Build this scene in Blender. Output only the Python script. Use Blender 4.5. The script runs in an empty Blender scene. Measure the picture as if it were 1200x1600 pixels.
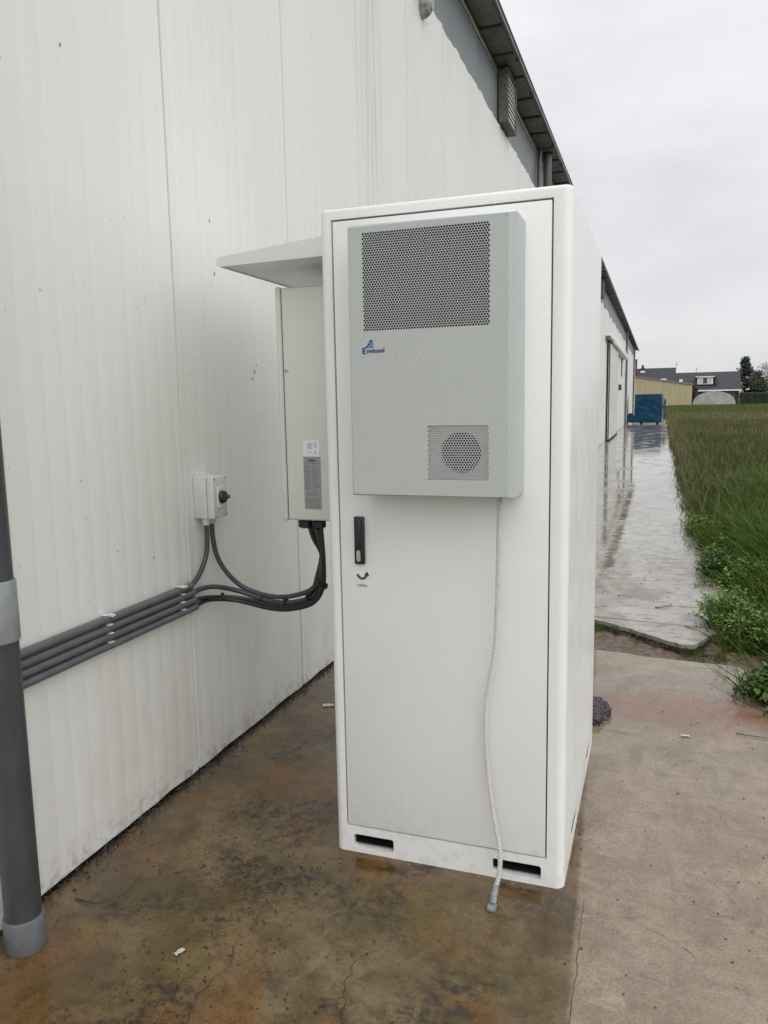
import bpy, bmesh, math, random
import numpy as np
from mathutils import Vector, Matrix, noise
random.seed(7); rng = np.random.default_rng(7)
S = bpy.context.scene
COL = S.collection
R = math.radians

# ------------------------------------------------------------------ camera
cam_d = bpy.data.cameras.new('camera'); cam = bpy.data.objects.new('camera', cam_d); COL.objects.link(cam)
S.camera = cam
cam_d.sensor_fit = 'VERTICAL'; cam_d.sensor_height = 36.0; cam_d.lens = 1212.0 / 1600 * 36
cam_d.clip_start = 0.05; cam_d.clip_end = 6000
right = Vector((0.94367396, 0.33035626, -0.01855288))
down = Vector((0.02843674, -0.13683954, -0.99018498))
fwd = Vector((-0.32965257, 0.93388419, -0.13852616))
m = Matrix((right, -down, -fwd)).transposed().to_4x4(); m.translation = Vector((0, 0, 1.45))
cam.matrix_world = m
S.render.resolution_x = 768; S.render.resolution_y = 1024

# ------------------------------------------------------------------ sky: overcast cloud sheet over a Nishita sky
SUN_EL, SUN_DIR = R(45), Vector((0.62, -0.62, 0)).normalized()
w = bpy.data.worlds.new('World'); S.world = w; w.use_nodes = True
nt = w.node_tree; nt.nodes.clear()
def wn(t, **k):
    n = nt.nodes.new(t)
    for a, b in k.items(): setattr(n, a, b)
    return n
out = wn('ShaderNodeOutputWorld'); bg = wn('ShaderNodeBackground'); bg.inputs['Strength'].default_value = 0.1
sky = wn('ShaderNodeTexSky', sky_type='NISHITA', sun_disc=False)
sky.sun_elevation = SUN_EL; sky.sun_rotation = math.atan2(SUN_DIR.x, SUN_DIR.y); sky.dust_density = 4
tc = wn('ShaderNodeTexCoord'); sep = wn('ShaderNodeSeparateXYZ')
nt.links.new(tc.outputs['Generated'], sep.inputs[0])
mapn = wn('ShaderNodeMapping'); mapn.inputs['Scale'].default_value = (1.0, 1.0, 2.6); mapn.inputs['Location'].default_value = (3.1, 1.7, .4)
nt.links.new(tc.outputs['Generated'], mapn.inputs[0])
nz = wn('ShaderNodeTexNoise'); nz.inputs['Scale'].default_value = 2.6; nz.inputs['Detail'].default_value = 5; nz.inputs['Roughness'].default_value = .52
nt.links.new(mapn.outputs[0], nz.inputs['Vector'])
el = wn('ShaderNodeMapRange'); el.inputs[1].default_value = 0; el.inputs[2].default_value = 1; el.inputs[3].default_value = 6.0; el.inputs[4].default_value = 10.2
nt.links.new(sep.outputs[2], el.inputs[0])
cl = wn('ShaderNodeMapRange'); cl.inputs[1].default_value = .3; cl.inputs[2].default_value = .7; cl.inputs[3].default_value = .87; cl.inputs[4].default_value = 1.13
nt.links.new(nz.outputs[0], cl.inputs[0])
mul = wn('ShaderNodeMath', operation='MULTIPLY'); nt.links.new(el.outputs[0], mul.inputs[0]); nt.links.new(cl.outputs[0], mul.inputs[1])
comb = wn('ShaderNodeVectorMath', operation='SCALE'); comb.inputs[0].default_value = (.985, .995, 1.02); nt.links.new(mul.outputs[0], comb.inputs['Scale'])
mix = wn('ShaderNodeMix', data_type='RGBA'); mix.inputs[0].default_value = .96
nt.links.new(sky.outputs[0], mix.inputs[6]); nt.links.new(comb.outputs[0], mix.inputs[7])
nt.links.new(mix.outputs[2], bg.inputs['Color']); nt.links.new(bg.outputs[0], out.inputs[0])

# ------------------------------------------------------------------ sun behind the cloud
sun_d = bpy.data.lights.new('sun', 'SUN'); sun = bpy.data.objects.new('sun', sun_d); COL.objects.link(sun)
sun_d.energy = 1.5; sun_d.angle = R(100); sun_d.color = (1, .99, .975)
sd = Vector((SUN_DIR.x * math.cos(SUN_EL), SUN_DIR.y * math.cos(SUN_EL), math.sin(SUN_EL)))
sun.rotation_euler = sd.to_track_quat('Z', 'Y').to_euler(); sun.location = (6, -4, 12)
vs = S.view_settings; vs.view_transform = 'Standard'; vs.look = 'None'; vs.gamma = 1; vs.exposure = 0.26; vs.use_curve_mapping = False
S.render.engine = 'CYCLES'; S.cycles.max_bounces = 14; S.cycles.diffuse_bounces = 8

# ================================================================== helpers
class NT:
    """small node-graph writer for one material"""
    def __init__(s, name):
        s.m = bpy.data.materials.new(name); s.m.use_nodes = True; s.t = s.m.node_tree
        s.b = s.t.nodes['Principled BSDF']; s.c = None
    def n(s, t, **k):
        x = s.t.nodes.new(t)
        for a, b in k.items(): setattr(x, a, b)
        return x
    def l(s, a, b): s.t.links.new(a, b)
    def coord(s):
        if s.c is None:
            s.c = s.n('ShaderNodeNewGeometry').outputs['Position']
        return s.c
    def val(s, x, sock):
        if isinstance(x, (int, float)): sock.default_value = x
        elif isinstance(x, (tuple, list)): sock.default_value = (*x, 1) if len(x) == 3 else x
        else: s.l(x, sock)
    def noise(s, scale, detail=4, rough=.55, stretch=(1, 1, 1), loc=(0, 0, 0), dist=0):
        mp = s.n('ShaderNodeMapping'); mp.inputs['Scale'].default_value = stretch; mp.inputs['Location'].default_value = loc
        s.l(s.coord(), mp.inputs[0])
        x = s.n('ShaderNodeTexNoise'); x.inputs['Scale'].default_value = scale; x.inputs['Detail'].default_value = detail
        x.inputs['Roughness'].default_value = rough; x.inputs['Distortion'].default_value = dist
        s.l(mp.outputs[0], x.inputs['Vector']); return x.outputs[0]
    def ramp(s, v, a, b, lo=0., hi=1., smooth=True):
        x = s.n('ShaderNodeMapRange'); x.clamp = True
        if smooth: x.interpolation_type = 'SMOOTHSTEP'
        s.l(v, x.inputs[0])
        for i, q in enumerate((a, b, lo, hi)): x.inputs[i + 1].default_value = q
        return x.outputs[0]
    def mix(s, f, a, b, mode='MIX'):
        x = s.n('ShaderNodeMix', data_type='RGBA', blend_type=mode)
        s.val(f, x.inputs[0]); s.val(a, x.inputs[6]); s.val(b, x.inputs[7]); return x.outputs[2]
    def math(s, op, a, b=0.):
        x = s.n('ShaderNodeMath', operation=op); s.val(a, x.inputs[0]); s.val(b, x.inputs[1]); return x.outputs[0]
    def sep(s):
        x = s.n('ShaderNodeSeparateXYZ'); s.l(s.coord(), x.inputs[0]); return x.outputs
    def bump(s, h, strength=.3, dist=.002):
        x = s.n('ShaderNodeBump'); x.inputs['Strength'].default_value = strength; x.inputs['Distance'].default_value = dist
        s.l(h, x.inputs['Height']); s.l(x.outputs[0], s.b.inputs['Normal'])
    def set(s, **k):
        for a, b in k.items(): s.val(b, s.b.inputs[a.replace('_', ' ')])
        return s.m

def simple(name, col, rough=.5, metal=0., var=.12, scale=14, bump=0., spec=.5, stretch=(1, 1, 1)):
    g = NT(name); v = g.noise(scale, 5, .6, stretch)
    f = g.ramp(v, .3, .7)
    lo = tuple(c * (1 - var) for c in col); hi = tuple(min(1, c * (1 + var)) for c in col)
    g.set(Base_Color=g.mix(f, lo, hi), Roughness=g.ramp(v, .3, .7, rough * .85, min(1, rough * 1.15)), Metallic=metal)
    g.b.inputs['Specular IOR Level'].default_value = spec
    if bump: g.bump(g.noise(scale * 8, 3), bump)
    return g.m

class MB:
    """collects shapes, builds ONE mesh object"""
    def __init__(s): s.v = []; s.f = []; s.sm = []
    def add(s, vs, fs, smooth=False):
        o = len(s.v); s.v += [tuple(x) for x in vs]; s.f += [tuple(i + o for i in f) for f in fs]; s.sm += [smooth] * len(fs); return s
    def box(s, a, b):
        x0, y0, z0 = a; x1, y1, z1 = b
        return s.add([(x0, y0, z0), (x1, y0, z0), (x1, y1, z0), (x0, y1, z0), (x0, y0, z1), (x1, y0, z1), (x1, y1, z1), (x0, y1, z1)],
                     [(0, 3, 2, 1), (4, 5, 6, 7), (0, 1, 5, 4), (1, 2, 6, 5), (2, 3, 7, 6), (3, 0, 4, 7)])
    def bbox(s, a, b, r=.004, seg=2):
        bm = bmesh.new(); bmesh.ops.create_cube(bm, size=1)
        for v in bm.verts: v.co = Vector([(a[i] + b[i]) / 2 + v.co[i] * (b[i] - a[i]) for i in range(3)])
        bmesh.ops.bevel(bm, geom=bm.edges[:], offset=r, segments=seg, affect='EDGES', profile=.5)
        bm.verts.index_update()
        s.add([v.co[:] for v in bm.verts], [[v.index for v in f.verts] for f in bm.faces], True); bm.free(); return s
    def prism(s, poly, axis, a, b, smooth=False):
        """poly: 2D outline, extruded on axis between a and b"""
        n = len(poly)
        def P(p, t):
            q = list(p); q.insert(axis, t); return tuple(q)
        vs = [P(p, a) for p in poly] + [P(p, b) for p in poly]
        fs = [tuple(range(n))[::-1], tuple(range(n, 2 * n))] + [(i, (i + 1) % n, n + (i + 1) % n, n + i) for i in range(n)]
        return s.add(vs, fs, smooth)
    def tube(s, pts, r, seg=10, cap=True):
        pts = [Vector(p) for p in pts]; n = len(pts); rs = r if isinstance(r, (list, tuple)) else [r] * n
        up = Vector((0, 0, 1)); vs = []; fs = []; prev = None
        for i, p in enumerate(pts):
            t = (pts[min(i + 1, n - 1)] - pts[max(i - 1, 0)]).normalized()
            if prev is None:
                a = t.orthogonal().normalized() if abs(t.dot(up)) > .95 else t.cross(up).normalized()
            else:
                a = (prev - t * prev.dot(t)).normalized()
            prev = a; b = t.cross(a)
            for k in range(seg):
                q = 2 * math.pi * k / seg; vs.append(p + (a * math.cos(q) + b * math.sin(q)) * rs[i])
        for i in range(n - 1):
            for k in range(seg):
                fs.append((i * seg + k, i * seg + (k + 1) % seg, (i + 1) * seg + (k + 1) % seg, (i + 1) * seg + k))
        if cap: fs += [tuple(range(seg))[::-1], tuple((n - 1) * seg + k for k in range(seg))]
        return s.add(vs, fs, True)
    def build(s, name, mat, parent=None, loc=None):
        me = bpy.data.meshes.new(name); me.from_pydata(s.v, [], s.f); me.validate()
        bm = bmesh.new(); bm.from_mesh(me); bmesh.ops.recalc_face_normals(bm, faces=bm.faces); bm.to_mesh(me); bm.free()
        if len(s.sm) == len(me.polygons): me.polygons.foreach_set('use_smooth', s.sm)
        me.set_sharp_from_angle(angle=R(38))
        return link(name, me, mat, parent, loc)

def link(name, me, mat, parent=None, loc=None):
    o = bpy.data.objects.new(name, me); COL.objects.link(o)
    if mat and not me.materials: me.materials.append(mat)
    if parent: o.parent = parent
    if loc: o.location = loc
    return o
def dup(o, parent=None, loc=None):
    c = o.copy(); COL.objects.link(c)
    if parent: c.parent = parent
    if loc is not None: c.location = loc
    return c
def tag(o, label=None, cat=None, group=None, kind=None):
    for k, v in (('label', label), ('category', cat), ('group', group), ('kind', kind)):
        if v: o[k] = v
    return o
def thing(name, label, cat, group=None):
    o = bpy.data.objects.new(name, None); COL.objects.link(o); o.empty_display_size = .1
    return tag(o, label, cat, group)
def catmull(P, n=12):
    P = [Vector(p) for p in P]; P = [P[0] * 2 - P[1]] + P + [P[-1] * 2 - P[-2]]; out = []
    for i in range(1, len(P) - 2):
        for k in range(n):
            t = k / n; a, b, c, d = P[i - 1:i + 3]
            out.append(.5 * ((2 * b) + (c - a) * t + (2 * a - 5 * b + 4 * c - d) * t * t + (3 * b - a - 3 * c + d) * t ** 3))
    return out + [P[-2]]
def text_mesh(s, size, name, mat, parent, loc, depth=.0004, bold=0., xs=1.):
    cu = bpy.data.curves.new(name, 'FONT'); cu.body = s; cu.size = size; cu.extrude = depth; cu.offset = bold; cu.resolution_u = 3
    t = bpy.data.objects.new('tmp', cu); COL.objects.link(t)
    me = bpy.data.meshes.new_from_object(t.evaluated_get(bpy.context.evaluated_depsgraph_get()))
    bpy.data.objects.remove(t); bpy.data.curves.remove(cu)
    for v in me.vertices: x, y, z = v.co; v.co = (x * xs, -z, y)       # stands upright, faces -Y
    me.name = name; me.materials.clear()
    return link(name, me, mat, parent, loc)
def cutter(a, b, r=0.):
    o = MB().bbox(a, b, r, 3).build('cut', None) if r else MB().box(a, b).build('cut', None)
    return o
def boolean(o, cuts):
    for c in cuts:
        md = o.modifiers.new('b', 'BOOLEAN'); md.object = c; md.operation = 'DIFFERENCE'; md.solver = 'EXACT'
    dg = bpy.context.evaluated_depsgraph_get()
    me = bpy.data.meshes.new_from_object(o.evaluated_get(dg)); o.modifiers.clear(); old = o.data; o.data = me; me.name = old.name
    for c in cuts: bpy.data.objects.remove(c)
    me.polygons.foreach_set('use_smooth', [True] * len(me.polygons)); me.set_sharp_from_angle(angle=R(32))
    return o

W = -1.70           # wall face
# ================================================================== materials
def wall_material():
    g = NT('white_wall_paint'); X, Y, Z = g.sep()
    streak = g.noise(34, 6, .62, (1, 1, .03)); fine = g.noise(46, 4, .6, (1, 1, .02)); blot = g.noise(1.3, 5, .6, (1, 1, .7))
    c = g.mix(g.ramp(streak, .38, .75), (.765, .765, .730), (.742, .740, .702))
    c = g.mix(g.ramp(fine, .58, .85, 0, .16), c, (.60, .58, .51))
    c = g.mix(g.ramp(blot, .42, .75, 0, .40), c, (.69, .69, .665))
    # greyed, more weathered paint below an old canopy line
    zz = g.math('ADD', Z, g.ramp(g.noise(9, 3), .3, .7, -.015, .015))
    c = g.mix(g.ramp(zz, 2.02, 2.16, .24, 0), c, (.66, .66, .63))
    # splash grime along the base, yellowish
    gr = g.math('MULTIPLY', g.ramp(Z, .0, .95, 1, 0), g.ramp(g.noise(4.5, 7, .72, (1, 1, .45), (3, 0, 6)), .36, .72))
    c = g.mix(g.math('MULTIPLY', gr, .38), c, (.46, .43, .34))
    sp2 = g.math('MULTIPLY', g.ramp(Z, .0, .13, 1, 0), g.ramp(g.noise(24, 6, .75), .44, .64))
    c = g.mix(g.math('MULTIPLY', sp2, .55), c, (.20, .16, .105))
    # brown run-off streak
    d = g.math('ABSOLUTE', g.math('SUBTRACT', Y, 4.72))
    run = g.math('MULTIPLY', g.ramp(d, 0, .26, 1, 0), g.math('MULTIPLY', g.ramp(Z, 2.2, 3.1), g.ramp(streak, .38, .66)))
    c = g.mix(g.math('MULTIPLY', run, .6), c, (.46, .44, .42))
    # specks
    sp = g.noise(70, 2, .5, (1, 1, .6), (4, 1, 2)); c = g.mix(g.ramp(sp, .72, .78, 0, .7), c, (.35, .33, .27))
    # dirt in the micro-grooves
    fr = g.math('FRACT', g.math('MULTIPLY', g.math('SUBTRACT', Y, 2.53), 12 / .972))
    gl = g.ramp(g.math('ABSOLUTE', g.math('SUBTRACT', fr, .5)), .006, .030, 1, 0)
    gl = g.math('MULTIPLY', gl, g.ramp(g.noise(5, 3, .6, (1, 1, .3), (9, 0, 0)), .38, .8, .0, .24))
    c = g.mix(gl, c, (.50, .49, .45))
    g.set(Base_Color=c, Roughness=g.ramp(blot, .3, .7, .38, .55))
    h = g.math('ADD', g.math('MULTIPLY', g.noise(60, 3, .5, (1, 1, .3)), .25), g.math('MULTIPLY', g.noise(2.2, 3), 6.))
    g.bump(h, .16, .002); return g.m

def concrete_near():
    g = NT('wet_stained_concrete'); X, Y, Z = g.sep()
    big = g.noise(1.5, 6, .62, dist=.4); mid = g.noise(5.5, 7, .66, (1, 1, 1), (3, 7, 0), .5); fin = g.noise(38, 6, .7)
    gra = g.noise(120, 5, .75); por = g.noise(75, 6, .8, (1, 1, 1), (3, 3, 1)); scr = g.noise(7, 6, .7, (1.0, .22, 1), (1, 2, 0), .9)
    # newer paler slab on the right of the joint, older brown one on the left
    xj = g.math('ADD', X, g.math('MULTIPLY', g.math('SUBTRACT', Y, 2.0), .05))
    side = g.ramp(g.math('ADD', xj, g.ramp(fin, .2, .8, -.006, .006)), -.185, -.165)
    old = g.mix(g.ramp(mid, .34, .66), (.190, .132, .060), (.090, .055, .020))
    old = g.mix(g.math('MULTIPLY', g.ramp(big, .46, .66, 0, .75), g.ramp(fin, .25, .6, .4, 1)), old, (.240, .180, .098))
    # wet brown-orange patches with a film of rust
    rs = g.math('MULTIPLY', g.ramp(g.noise(2.3, 5, .6, (1, 1, 1), (5, 1, 0), .8), .47, .60), g.ramp(fin, .32, .62, .2, 1))
    old = g.mix(g.math('MULTIPLY', rs, .95), old, (.195, .088, .018))
    # algae
    al = g.math('MULTIPLY', g.ramp(g.noise(1.9, 5, .65, (1, 1, 1), (8, 2, 0), .5), .50, .62), g.ramp(fin, .35, .6))
    old = g.mix(g.math('MULTIPLY', al, .8), old, (.098, .082, .016))
    new = g.mix(g.ramp(mid, .3, .74), (.305, .245, .175), (.215, .163, .110))
    new = g.mix(g.ramp(scr, .52, .66, 0, .6), new, (.19, .148, .110))
    s2 = g.noise(13, 7, .75, (.35, 1.3, 1), (6, 1, 0), 1.2); new = g.mix(g.ramp(s2, .60, .66, 0, .55), new, (.10, .078, .058)); new = g.mix(g.ramp(s2, .40, .34, 0, .4), new, (.42, .36, .29))
    new = g.mix(g.ramp(big, .5, .75, 0, .5), new, (.36, .31, .255))
    # red-brown water stain behind the cabinet
    dx = g.math('MULTIPLY', g.math('SUBTRACT', X, .12), 1.3); dy = g.math('MULTIPLY', g.math('SUBTRACT', Y, 3.72), 3.2)
    dd = g.math('ADD', g.math('SQRT', g.math('ADD', g.math('MULTIPLY', dx, dx), g.math('MULTIPLY', dy, dy))), g.ramp(mid, .2, .8, -.35, .35))
    new = g.mix(g.math('MULTIPLY', g.ramp(dd, .15, 1.0, 1, 0), .9), new, (.24, .115, .075))
    new = g.mix(g.ramp(g.noise(3.1, 6, .7, (1, .6, 1), (9, 4, 0), .9), .52, .64, 0, .55), new, (.175, .125, .085))
    c = g.mix(side, old, new)
    # black dirt blotches and specks
    bl = g.math('MULTIPLY', g.ramp(g.noise(2.8, 5, .6, (1, 1, 1), (2, 9, 0), .3), .46, .60), g.ramp(g.noise(26, 6, .78), .42, .60))
    c = g.mix(g.math('MULTIPLY', bl, g.math('SUBTRACT', .92, g.math('MULTIPLY', side, .72))), c, (.022, .017, .013))
    c = g.mix(g.ramp(g.noise(55, 4, .7, (1, .6, 1), (6, 6, 0)), .66, .74, 0, .8), c, (.03, .024, .018))
    c = g.mix(g.ramp(g.noise(90, 3, .6, (1, .8, 1), (1, 4, 0)), .74, .79, 0, .7), c, (.42, .38, .33))
    # thin mud film along the foot of the wall
    mw = g.math('MULTIPLY', g.ramp(X, W, W + .42, 1, 0), g.ramp(mid, .3, .62))
    c = g.mix(g.math('MULTIPLY', mw, .7), c, (.085, .062, .040))
    c = g.mix(g.ramp(gra, .44, .62, 0, .45), c, g.mix(.7, c, (.02, .014, .008)))
    c = g.mix(g.ramp(por, .40, .30, 0, .5), c, g.mix(.45, c, (.42, .36, .28)))
    c = g.mix(g.ramp(por, .60, .66, 0, .75), c, (.028, .021, .014))
    c = g.mix(g.math('MULTIPLY', g.ramp(g.noise(17, 7, .8, (1, 1, 1), (7, 3, 0)), .47, .62, 0, .5), g.ramp(side, 0, 1, 1, .45)), c, (.045, .032, .020))
    # fine drying rings
    v = g.n('ShaderNodeTexVoronoi', feature='DISTANCE_TO_EDGE'); v.inputs['Scale'].default_value = 2.4
    mp = g.n('ShaderNodeMix', data_type='VECTOR'); mp.inputs[0].default_value = .16
    nzc = g.n('ShaderNodeTexNoise'); nzc.inputs['Scale'].default_value = 4; nzc.inputs['Detail'].default_value = 5; g.l(g.coord(), nzc.inputs['Vector'])
    g.l(g.coord(), mp.inputs[4]); g.l(nzc.outputs[1], mp.inputs[5]); g.l(mp.outputs[1], v.inputs['Vector'])
    ring = g.math('MULTIPLY', g.ramp(v.outputs[0], .004, .03, 1, 0), g.ramp(big, .45, .65, 0, .10))
    c = g.mix(ring, c, (.38, .33, .27))
    wet = g.ramp(g.noise(1.1, 5, .6, (1, 1, 1), (4, 4, 0), .3), .44, .56)
    c = g.mix(g.math('MULTIPLY', g.ramp(wet, 0, 1, .34, 0), g.ramp(side, 0, 1, 1, .35)), c, g.mix(.5, c, (.03, .018, .008)))
    ro = g.math('ADD', g.math('ADD', g.ramp(wet, 0, 1, .05, .24), g.ramp(fin, .3, .7, -.06, .08)), g.math('MULTIPLY', side, -.03))
    g.set(Base_Color=c, Roughness=ro)
    g.b.inputs['Specular IOR Level'].default_value = .5
    g.bump(g.math('ADD', g.math('MULTIPLY', gra, .16), g.math('ADD', g.math('MULTIPLY', fin, .7), g.math('MULTIPLY', mid, 1.2))), .17, .003); return g.m

def concrete_far():
    g = NT('flooded_concrete'); X, Y, Z = g.sep()
    big = g.noise(.9, 5, .6, (1, .45, 1)); mid = g.noise(4.5, 7, .68, (1, .8, 1), (0, 0, 0), .6); fin = g.noise(40, 5, .65)
    c = g.mix(g.ramp(mid, .32, .72), (.36, .335, .29), (.25, .23, .195))
    c = g.mix(g.ramp(g.noise(11, 6, .75, (.6, 1.2, 1), (2, 3, 0)), .52, .64, 0, .9), c, (.055, .045, .035))
    c = g.mix(g.ramp(g.noise(2.1, 6, .7, (1, .7, 1), (5, 5, 0), .8), .50, .62, 0, .7), c, (.15, .125, .095))
    jn = g.math('ABSOLUTE', g.math('SUBTRACT', g.math('FRACT', g.math('MULTIPLY', g.math('ADD', Y, g.math('MULTIPLY', X, .12)), .29)), .5))
    c = g.mix(g.ramp(jn, .002, .006, .8, 0), c, (.04, .033, .026))
    c = g.mix(g.ramp(big, .52, .7, 0, .35), c, (.22, .165, .12))
    # film of standing water: deeper away from the broken edge, dry ridges between
    film = g.math('ADD', g.ramp(g.noise(1.7, 6, .62, (1, .5, 1), (2, 8, 0), .4), .42, .56), g.ramp(Y, 5.2, 8.5, -.45, .40))
    ro = g.math('ADD', g.ramp(film, 0, .8, .30, .02), g.math('MULTIPLY', g.ramp(fin, .5, .8), .10))
    g.set(Base_Color=c, Roughness=ro); g.b.inputs['Specular IOR Level'].default_value = .5
    h = g.math('ADD', g.math('MULTIPLY', g.noise(3.2, 4, .55, (.7, 1.5, 1), (1, 1, 0)), 1.3), g.math('MULTIPLY', fin, .12))
    g.bump(h, .10, .010); return g.m

def cabinet_paint(name, col, rough=.36):
    g = NT(name); a = g.noise(2.2, 4); run = g.noise(60, 4, .6, (1, 1, .03))
    c = g.mix(g.ramp(a, .3, .7), tuple(x * .97 for x in col), col)
    c = g.mix(g.ramp(run, .62, .8, 0, .10), c, tuple(x * .8 for x in col))
    Z = g.sep()[2]
    c = g.mix(g.math('MULTIPLY', g.ramp(Z, 0, .25, .35, 0), g.ramp(g.noise(30, 6, .7), .45, .7)), c, (.5, .45, .36))
    g.set(Base_Color=c, Roughness=g.ramp(g.noise(9, 4), .3, .7, rough * .85, rough * 1.2))
    g.bump(g.noise(420, 2), .05, .0006); return g.m

M = {}
M['wall'] = wall_material(); M['concrete'] = concrete_near(); M['flooded'] = concrete_far()
M['cabinet'] = cabinet_paint('white_powder_coat', (.805, .815, .80)); M['ac'] = cabinet_paint('grey_green_powder_coat', (.46, .487, .474), .34)
M['hood'] = cabinet_paint('hood_powder_coat', (.70, .71, .695), .32)
M['inv'] = cabinet_paint('beige_cast_housing', (.675, .675, .63), .42)
M['dark'] = simple('black_cavity', (.010, .010, .011), .7)
M['gasket'] = simple('rubber_gasket', (.018, .018, .019), .65)
M['black'] = simple('black_plastic', (.017, .018, .021), .38)
M['steel'] = simple('brushed_steel', (.55, .55, .55), .35, .9, .15, 60)
M['fins'] = simple('condenser_fins', (.016, .021, .034), .45, .3, .5, 30, 0, .5, (1, 1, .2))
M['fanplate'] = simple('fan_shroud_sheet', (.50, .52, .51), .5)
M['greyfascia'] = simple('grey_unpainted_panel', (.185, .198, .212), .5, 0, .12, 5, .05, .5, (1, 1, .3))
M['soffit'] = simple('weathered_soffit', (.20, .205, .195), .7, 0, .28, 6, .1)
M['rafter'] = simple('dark_rafter', (.05, .053, .053), .7, 0, .3, 12)
M['gutter'] = simple('zinc_gutter', (.115, .12, .12), .5, .2, .3, 8, .05)
M['roof'] = simple('roof_sheet', (.10, .10, .10), .7, 0, .2, 3)
M['foam'] = simple('torn_paint_and_foam', (.62, .61, .53), .8, 0, .2, 30, .2)
M['pvc'] = simple('grey_pvc_pipe', (.047, .050, .055), .40, 0, .16, 9, .02, .5, (1, 1, .4))
M['pvclight'] = simple('pale_grey_pvc_sleeve', (.235, .248, .262), .42, 0, .10, 20, .02)
M['conduit'] = simple('grey_conduit', (.105, .111, .118), .42, 0, .14, 16, .02)
M['cable'] = simple('dark_grey_cable', (.055, .062, .070), .45, 0, .12, 30)
M['cableb'] = simple('black_cable', (.020, .021, .024), .4, 0, .12, 30)
M['clip'] = simple('white_nylon_clip', (.74, .74, .72), .45)
M['switchbox'] = simple('light_grey_switch_plastic', (.60, .61, .60), .42, 0, .05)
M['wood'] = simple('weathered_brown_frame', (.14, .125, .115), .7, 0, .4, 30, .1)
M['slat'] = simple('dusty_white_slat', (.50, .50, .47), .6, 0, .15, 20)
M['blue'] = simple('logo_blue', (.012, .045, .18), .45)
M['blue2'] = simple('logo_pale_blue', (.10, .20, .42), .45)
M['navy'] = simple('logo_lettering_blue', (.020, .045, .115), .45)
M['ink'] = simple('black_ink', (.02, .02, .022), .5)
M['ink2'] = simple('faded_grey_print', (.16, .165, .17), .5)
M['white_label'] = simple('white_sticker', (.78, .79, .82), .4, 0, .03)
M['silver_label'] = simple('silver_sticker', (.33, .335, .34), .4, .2, .04)
M['soil'] = simple('wet_soil', (.055, .038, .024), .6, 0, .5, 18, .8)
M['mud'] = simple('mud_and_grit', (.105, .075, .048), .5, 0, .65, 30, .8)
M['litter'] = simple('rotted_leaf_litter', (.022, .017, .012), .6, 0, .5, 60)
M['paper'] = simple('wet_white_paper', (.50, .48, .43), .6, 0, .08, 60)
M['twig'] = simple('wet_twig', (.050, .032, .020), .6, 0, .3, 60)
M['rag'] = simple('dark_purple_cloth', (.045, .030, .040), .42, 0, .45, 40, .3)
def clear(name, col, rough, trans, ior=1.33):
    g = NT(name); v = g.noise(20, 3)
    g.set(Base_Color=g.mix(v, tuple(c * .94 for c in col), col), Roughness=rough, IOR=ior); g.b.inputs['Transmission Weight'].default_value = trans; return g.m
M['water'] = clear('rain_water_glint', (.93, .95, .96), .05, .30)  # whitish body colour paints the bright glints of clear drops
M['hose'] = clear('milky_pvc_hose', (.80, .79, .73), .22, .42, 1.45)
M['glue'] = simple('grey_hose_tape', (.22, .235, .25), .4, 0, .25, 60)

# ================================================================== ground, slabs
ter = NT('field_soil'); n1 = ter.noise(.06, 5); n2 = ter.noise(2.5, 6)
ter.set(Base_Color=ter.mix(ter.ramp(n1, .35, .65), ter.mix(n2, (.035, .045, .014), (.075, .075, .028)), ter.mix(n2, (.045, .06, .018), (.06, .075, .025))), Roughness=.9)
ter.bump(n2, .5, .05)
mb = MB(); L = 2500; mb.add([(-L, -L, -.07), (L, -L, -.07), (L, L, -.07), (-L, L, -.07)], [(0, 1, 2, 3)])
tag(mb.build('ground', ter.m), kind='structure')

def jag(a, b, n, amp, seed=0):
    r = random.Random(seed); out = []
    for i in range(n + 1):
        t = i / n; off = (noise.noise((t * 6, seed, 0)) * 2 + noise.noise((t * 23, seed, 5))) * amp
        out.append((a[0] + (b[0] - a[0]) * t, a[1] + (b[1] - a[1]) * t + off))
    return out
# near slab: back edge is ragged
edge = jag((.62, 4.42), (W + .01, 4.72), 46, .018, 3)
rgt = [(.60 + .03 * noise.noise((y * 1.7, 3, 0)), y) for y in np.linspace(-4, 4.42, 40)]
near = MB().prism([(W + .01, -4)] + rgt + edge[1:], 2, -.14, 0).build('concrete_slab', M['concrete']); tag(near, kind='structure')
fe = [(W + .01, 5.98), (-.95, 5.52), (-.60, 5.30), (-.36, 5.155), (-.22, 5.06), (-.07, 4.94), (.05, 4.83), (.13, 4.765), (.20, 4.735), (.27, 4.80), (.33, 4.97)]
pts = catmull([(x, y, 0) for x, y in fe], 5)
fe2 = [(p.x + .012 * noise.noise((p.x * 19, 1, 0)), p.y + .016 * noise.noise((p.x * 23, 7, 0))) for p in pts]
def edge_x(y):
    return float(np.interp(y, [3.4, 4.0, 4.5, 5.1, 6.0, 6.8, 8.5, 10.6, 15, 19.3, 30, 47, 60, 150], [.60, .50, .56, .38, .46, .50, .47, .44, .46, .48, .52, .60, .7, 1.5])) + .07 * noise.noise((y * 1.1, 4.4, 0)) + .04 * noise.noise((y * 3.3, 2.2, 0))
fr = [(edge_x(y) + .10 + .05 * noise.noise((y * .9, 0, 0)), y) for y in np.linspace(5.15, 66, 120)]
far = MB().prism(fe2 + fr + [(W + .01, 66)], 2, -.14, .012).build('concrete_path', M['flooded']); tag(far, kind='structure')
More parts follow.
